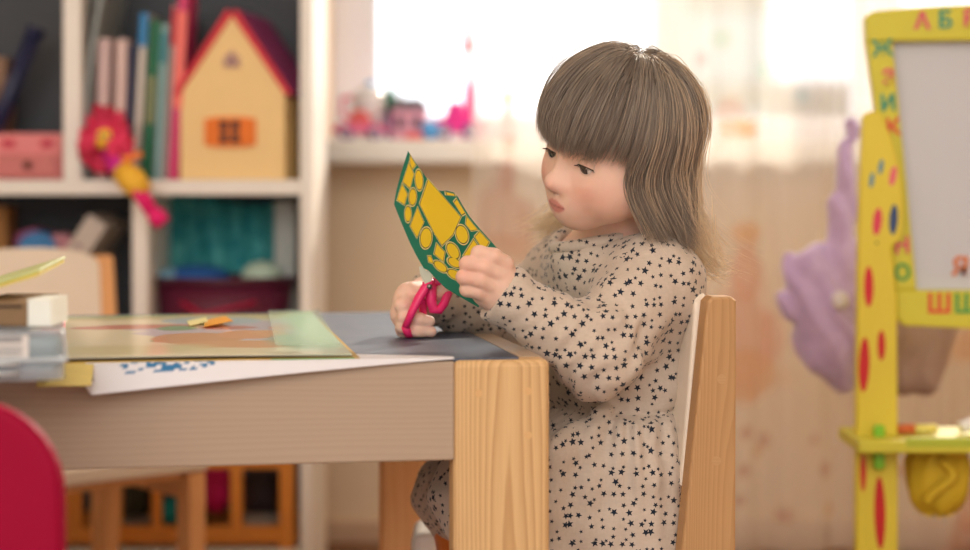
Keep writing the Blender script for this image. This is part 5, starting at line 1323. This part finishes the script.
b = MB(); b.tube([(-0.028, 0, 0.08), (-0.05, 0, 0.078), (-0.05, 0, 0.05), (-0.03, 0, 0.035)], 0.005, 8); b.build('handle', m_tp, t)
t = toy('toy_tree', 'dark green toy tree between the white teapot and the pink castle', 389); t.location.y = SD+0.05
b = MB(); b.cyl((0, 0, 0), (0, 0, 0.06), 0.007); b.build('trunk', m_tv, t)
b = MB(); b.lathe([(0.017, 0.052), (0.013, 0.075), (0.007, 0.09), (0.001, 0.104)], 16); b.build('crown', mat('toy_green', (30, 110, 80), 0.5), t)
t = toy('toy_house', 'rose and grey toy house in the middle of the sill toys', 409); t.location.y = SD+0.03
b = MB(); b.box((0, 0, 0.028), (u(34), 0.06, 0.056), bev=0.002); b.build('walls', mat('toy_rose', (226, 160, 180), 0.4), t)
b = MB(); b.prism([(-u(20), 0.056), (u(20), 0.056), (u(13), 0.074), (-u(13), 0.074)], -0.035, 0.035, M=XZ(0), bev=0.002); b.build('roof', mat('toy_grey', (120, 110, 120), 0.4), t)
for x in (-0.016, 0.014):
    b = MB(); b.box((x, -0.030, 0.032), (0.014, 0.003, 0.018)); b.build('window', m_tdark, t)
b = MB(); b.ell((0, 0, u(9.5)), u(9.5), 24, 16); o = b.build('toy_ball', m_tb, loc=((430-CX)*3.15/F, 3.15, SILL)); tag(o, 'glossy sky blue toy ball in front of the rose toy house', 'toy', 'toys on the window sill')
b = MB(); b.ell((0, 0, u(8.5)), u(8.5), 24, 16); o = b.build('toy_ball', m_tw, loc=((444-CX)*3.24/F, 3.24, SILL+0.018)); tag(o, 'glossy white toy ball between the blue ball and the magenta truck', 'toy', 'toys on the window sill')
o.location.z = SILL
b = MB(); b.box((0, 0, 0.006), (0.03, 0.02, 0.012), bev=0.003); o = b.build('toy_block', m_tr, loc=((414-CX)*3.14/F, 3.14, SILL)); tag(o, 'flat red toy block at the front edge of the sill', 'toy', 'toys on the window sill')
t = car('magenta toy truck with silver hub caps at the right of the sill toys', 457, 46, 38, m_tm, m_tm)
t = toy('toy_tower', 'slim pink toy tower with a red tip standing behind the magenta truck', 470); t.location.y = SD+0.05
b = MB(); b.lathe([(0.016, 0), (0.014, 0.03), (0.010, 0.09), (0.0065, 0.11)], 18); b.build('base', m_tm, t)
b = MB(); b.cyl((0, 0, 0.108), (-0.004, 0, 0.162), 0.005); b.build('shaft', mat('pale_pink', (246, 200, 205), 0.4), t)
b = MB(); b.cyl((-0.004, 0, 0.160), (-0.006, 0, 0.205), 0.009, 0.005); b.build('tip', mat('toy_red', (236, 30, 40), 0.4), t)
t = toy('toy_doll', 'small rose toy doll standing on the sill behind the curtain edge', 508); t.location.y = SD+0.0
b = MB(); b.lathe([(0.022, 0), (0.017, 0.03), (0.008, 0.055), (0.006, 0.06)], 18); b.build('dress', mat('toy_rose_dress', (236, 150, 160), 0.5), t)
b = MB(); b.ell((0, 0, 0.072), 0.012, 16, 10); b.build('head', mat('toy_skin', (236, 190, 160), 0.5), t)
b = MB(); b.ell((0, 0.004, 0.077), (0.013, 0.012, 0.012), 16, 10); b.build('hair', mat('toy_blond', (230, 190, 110), 0.5), t)
t = toy('toy_box', 'orange toy box on the sill behind the curtain, right of the girl', 738, 'box')
b = MB(); b.box((0, 0, 0.014), (u(34), 0.06, 0.028), bev=0.002); b.build('body', mat('orange_box', (240, 150, 90), 0.5), t)
b = MB(); b.box((0, 0, 0.031), (u(36), 0.064, 0.006), bev=0.002); b.build('lid', mat('pale_orange_lid', (246, 186, 140), 0.5), t)

# ------------------------------------------------------------------ easel with letters on its yellow frame
ED = 2.30
easel = thing('easel', 'yellow child easel with letters on the frame and a grey white board', 'easel', ((1075-CX)*ED/F, ED, 0))
EX = easel.location.x
def ex(px): return (px-CX)*ED/F-EX
def ez(py): return CAMZ-(py-HY)*ED/F
def epoly(pts): return [(ex(x), ez(y)) for x, y in pts]
m_ey = mat('easel_yellow', (216, 206, 66), 0.45, 0.03, 10); m_ey2 = mat('easel_side_yellow', (230, 208, 66), 0.45, 0.03, 10); m_eg = mat('easel_green_edge', (186, 196, 60), 0.45)
mir = lambda pts: [(2150-x, y) for x, y in pts][::-1]
outer_l = [(864, 22), (866, 16), (872, 12.5), (890, 10.5), (930, 7.0), (1000, 3.5), (1075, 2.5)]
side_l = [(895, 300), (893.5, 318), (888, 240), (872, 120)]
outer = [(1075, 2.5)]; 
L = [(864, 20), (866.5, 15), (873, 12), (890, 10), (930, 7), (1000, 3.5)]
loopo = L+[(1075, 2.5)]+mir(L)+mir([(893, 250), (894, 318), (900, 323)])[0:0]
loopo = L+[(1075, 2.5)]+[(2150-x, y) for x, y in L[::-1]]+[(1256, 318), (1248, 325), (1160, 329), (1075, 331), (990, 329), (902, 325), (893.5, 318)]
loopi = [(890, 40), (1075, 38.5), (1260, 40), (1236, 288), (1075, 290.5), (914, 289)]
# frame as four rails so that the board shows inside
def rail(pts, name='frame_rail'):
    b = MB(); b.prism(epoly(pts), -0.011, 0.011, M=XZ(0), bev=0.003); return b.build(name, m_ey, easel)
top = rail(L+[(1075, 2.5)]+[(2150-x, y) for x, y in L[::-1]]+[(1285, 42), (1075, 40), (865, 42)])
lft = rail([(865, 42), (891, 42), (915, 290), (894, 290), (880, 150)]); rgt = rail([(2150-x, y) for x, y in [(865, 42), (891, 42), (915, 290), (894, 290), (880, 150)]][::-1])
bot = rail([(894, 290), (1256, 290), (1255, 318), (1247, 325), (1160, 329), (1075, 331), (990, 329), (903, 325), (895, 318)])
b = MB(); b.prism(epoly([(886, 36), (1264, 36), (1240, 296), (910, 296)]), -0.016, -0.009, M=XZ(0)); board = b.build('board', mat('grey_whiteboard', (206, 206, 212), 0.35, 0.02, 5), easel, label='grey white writing board')
def letter(ch, px, py, size_px, col, par, rot=0.0, dz=0.0115, ext=0.0012, name='letter'):
    V_, F_ = text_bm(ch, size_px*1.38*ED/F, ext)
    M = XZ(0) @ Matrix.Translation((ex(px), ez(py), dz)) @ Matrix.Rotation(rot, 4, 'Z')
    b = MB(); b.add(V_, F_, M=M); return b.build(name, mat('letter %d %d %d' % col, col, 0.5), par)
PK, GR, RD, TE = (226, 80, 120), (70, 160, 80), (226, 70, 60), (40, 150, 130)
for ch, x, y, c_ in (('А', 920, 22.5, PK), ('Б', 943, 21.5, TE), ('В', 968, 20.5, PK), ('Г', 994, 20, GR), ('Д', 1020, 19.5, RD)): letter(ch, x, y, 17, c_, top)
for ch, x, y, c_ in (('Ж', 880.5, 50, TE), ('З', 886.5, 79, PK), ('И', 886, 104, TE), ('К', 891, 128, RD), ('Н', 900, 246, PK), ('О', 900.5, 273, GR)): letter(ch, x, y, 16, c_, lft, 0.05)
for ch, x, y, c_ in (('Ш', 937, 304, RD), ('Щ', 964, 304, GR), ('Ъ', 992, 304, PK)): letter(ch, x, y, 19, c_, bot)
letter('Я', 962, 268, 19, (226, 130, 70), board, -0.1, -0.0085, 0.003, 'magnet_letter')
# side posts with coloured spots
Lp = smooth_poly([(858, 118), (863, 113), (872, 113), (878, 119), (886, 140), (893, 165), (897, 195), (897, 220), (894, 238), (886, 246)], 4, False)+[(891, 300), (892, 420), (893, 860), (850, 860), (851, 420), (853, 250), (855, 180)]
for k_, pts in enumerate((Lp, [(2150-x, y) for x, y in Lp][::-1])):
    b = MB(); b.prism(epoly(pts), 0.016, 0.034, M=XZ(0), bev=0.003); ps = b.build('post', m_ey2, easel)
    if k_ == 0:
        for sx0, sy0, rx, ry, rot, col in ((871.5, 221, 4.4, 13.5, 6, (226, 70, 90)), (887.5, 219, 4.2, 15, 4, (60, 80, 120)), (863, 285, 4.6, 20, 0, (214, 40, 50)), (875.5, 343, 3.8, 15, 0, (206, 40, 40)), (858.5, 362, 5.2, 27, 2, (206, 36, 40)), (857.5, 468, 3.0, 19, 0, (214, 60, 40)), (874, 508, 5.4, 36, -1, (206, 36, 34)),
                                           (866, 180, 2.4, 7.5, 8, (110, 150, 160)), (875, 167, 2.4, 7.5, 10, (110, 150, 160)), (887, 176, 3.4, 10, 12, (232, 110, 120)), (871, 242, 1.5, 1.5, 0, (150, 130, 50))):
            b = MB(); b.prism(epoly(oval(sx0, sy0, rx, ry, rot)), 0.0335, 0.0348, M=XZ(0)); b.build('spot', mat('spot %d %d %d' % col, col, 0.5), ps)
    else:
        for sx0, sy0 in ((1278, 221), (1287, 285), (1278, 360), (1276, 480)):
            b = MB(); b.prism(epoly(oval(sx0, sy0, 4.5, 18, 0)), 0.0335, 0.0348, M=XZ(0)); b.build('spot', mat('spot red', (210, 40, 44), 0.5), ps)
    rl_ = [(x, y) for x, y in pts]
    mx_ = 1 if k_ == 0 else -1; xo = ex(871 if k_ == 0 else 1279)
    b = MB(); b.tube([(xo, 0.0, ez(130)), ((EX+xo)*1.17-EX, 0.40, 0.012)], 0.014, 12); b.build('rear_leg', m_ey, easel)
    b = MB(); b.cyl((xo, -0.050, ez(441)), (xo, 0.03, ez(441)), 0.0055); b.build('bolt', m_eg, easel)
    b = MB(); b.lathe([(0.009, -0.058), (0.011, -0.052), (0.011, -0.044), (0.009, -0.036)], 12, M=Matrix.Translation((xo, 0, ez(441))) @ Matrix.Rotation(PI/2, 4, 'X') @ Matrix.Scale(-1, 4, (0, 0, 1)))
    for a in range(2): b.box((xo, -0.047, ez(441)+(0.014 if a else -0.016)), (0.014, 0.010, 0.026), bev=0.004)
    b.build('wing_knob', mat('lime_plastic', (130, 200, 40), 0.3, spec=0.6), easel)
b = MB(); b.box((0, -0.020, ez(437.5)), (ex(1305)-ex(845), 0.13, 0.016), bev=0.003); tray = b.build('tray', m_ey, easel)
b = MB(); b.box((0, -0.083, ez(433.0)), (ex(1262)-ex(893), 0.006, 0.012), bev=0.002); b.build('tray_lip', m_eg, tray)
# things on and under the tray
b = MB(); b.cyl((0, 0, 0.008), (0.05, 0.02, 0.024), 0.008, n=14); b.cyl((0.05, 0.02, 0.024), (0.068, 0.027, 0.030), 0.0085, n=14, m=1)
tag(b.build('marker', [m_tw, mat('marker_black', (40, 40, 44), 0.4)], loc=Vector((EX+ex(955), ED-0.03, ez(431)+0.0005))), 'white marker with black cap lying tilted on the easel tray', 'marker')
for x0, c_, lb in ((903, (214, 110, 60), 'short orange chalk at the left of the easel tray'), (920, (236, 222, 120), 'pale yellow chalk on the easel tray left of the marker')):
    b = MB(); b.cyl((-0.014, 0, 0.006), (0.014, 0.004, 0.006), 0.006, n=12); tag(b.build('chalk', mat('chalk %d' % x0, c_, 0.8), loc=Vector((EX+ex(x0), ED-0.03, ez(431)+0.0005))), lb, 'chalk', 'chalks on the easel tray')
pz = thing('pouch', 'yellow bunched cloth pouch hanging under the easel tray', 'pouch', (EX+ex(937), ED-0.005, ez(446)))
b = MB(); nP, nR = 36, 14; V_ = []; F_ = []
for j in range(nR+1):
    t_ = j/nR; rr = 0.040*min(1, 0.80+0.9*t_)*math.sqrt(max(0.02, 1-(max(0, t_-0.55)/0.47)**2)); z = -0.087*t_
    for i in range(nP):
        a = 2*PI*i/nP; k = 1+0.07*math.sin(a*9+t_*3)*(1-0.5*t_)+0.05*math.sin(a*4+2+5*t_); V_.append((rr*k*math.cos(a), rr*0.75*k*math.sin(a), z+0.003*math.sin(a*5)*(t_)))
for j in range(nR):
    for i in range(nP): F_.append((j*nP+(i+1) % nP, j*nP+i, (j+1)*nP+i, (j+1)*nP+(i+1) % nP))
F_.append(tuple(nR*nP+i for i in range(nP))); b.add(V_, F_, 0, True)
m_pch = mat('ochre_yellow_cloth', (214, 178, 40), 0.7, 0.15, 60, bump=0.2); b.build('bag', m_pch, pz)
b = MB(); b.tube([(0.016*math.sin(t_*5)-0.006, -0.033-0.004*math.sin(t_*3), -0.012-0.055*t_) for t_ in np.linspace(0, 1, 12)], [0.006]*12, 8); b.tube([(0.034*math.cos(a), 0.027*math.sin(a), -0.003) for a in np.linspace(0, 2*PI, 24, endpoint=False)], 0.005, 8, closed=True); b.build('gathering', m_pch, pz)

# lilac plush bag hanging behind the easel post, and a taupe one beside it
BD = 2.50
lbag = thing('plush_bag', 'lilac fabric bag with a pale button hanging behind the left easel post', 'bag', P(828, 390, BD))
L0 = Vector(lbag.location)
bagI = Implicit(); bagI.group(0.03, 0.02)
w3 = lambda x, y, dd=0.0: PA(x, y, BD+dd)
bagI.ell(w3(832, 322), (0.055, 0.04, 0.085)).cap(w3(808, 272), w3(840, 330), 0.026, 0.05).cap(w3(840, 345), w3(850, 378), 0.034, 0.016).cap(w3(796, 262), w3(850, 262), 0.012, 0.030).cap(w3(803, 288), w3(786, 300), 0.017, 0.011)
bagI.group(0.01, 0.012).cap(w3(851, 128), w3(846, 180), 0.012, 0.015).cap(w3(846, 180), w3(838, 262), 0.015, 0.024)
bagI.disp = lambda p: 0.0045*np.sin(p[:, 0]*170+p[:, 2]*60+4*vnoise(p, 18, 1))+0.004*vnoise(p, 26, 2)
V, Q = bagI.mesh(w3(770, 405, -0.1), w3(890, 110, 0.1), 0.005); V = relax(V, Q, 2)
tb_ = NT('lilac_plush'); tb_.l.new(tb_.mix(tb_.noise(tb_.coords(), 60, 3), srgb(178, 146, 196), srgb(214, 188, 228)), tb_.b.inputs['Base Color']); tb_.b.inputs['Roughness'].default_value = 0.9; tb_.b.inputs['Sheen Weight'].default_value = 0.6
np_mesh('body', V-np.array(L0), Q, tb_.m, lbag)
b = MB(); b.ell(Vector(w3(840, 300, -0.058))-L0, (0.012, 0.008, 0.013), 18, 12); b.build('button', mat('pale_button', (226, 216, 226), 0.3), lbag)
tbag = thing('cloth_bag', 'taupe mauve cloth bag hanging below the easel board', 'bag', P(912, 397, 2.52)); T0_ = Vector(tbag.location)
bg = Implicit(); bg.group(0.03, 0.02); w4 = lambda x, y, dd=0.0: PA(x, y, 2.52+dd)
bg.ell(w4(914, 346), (0.056, 0.045, 0.070)).cap(w4(890, 330), w4(930, 320), 0.04, 0.03).group(0.01, 0.015).cap(w4(900, 300), w4(908, 180), 0.009, 0.007).cap(w4(908, 180), w4(905, 125), 0.007, 0.007)
bg.disp = lambda p: 0.004*np.sin(p[:, 0]*140+4*vnoise(p, 18, 3))+0.004*vnoise(p, 24, 4)
V, Q = bg.mesh(w4(850, 410, -0.1), w4(960, 105, 0.1), 0.005); V = relax(V, Q, 2); np_mesh('body', V-np.array(T0_), Q, mat('taupe_cloth', (176, 146, 140), 0.85, 0.12, 40), tbag)
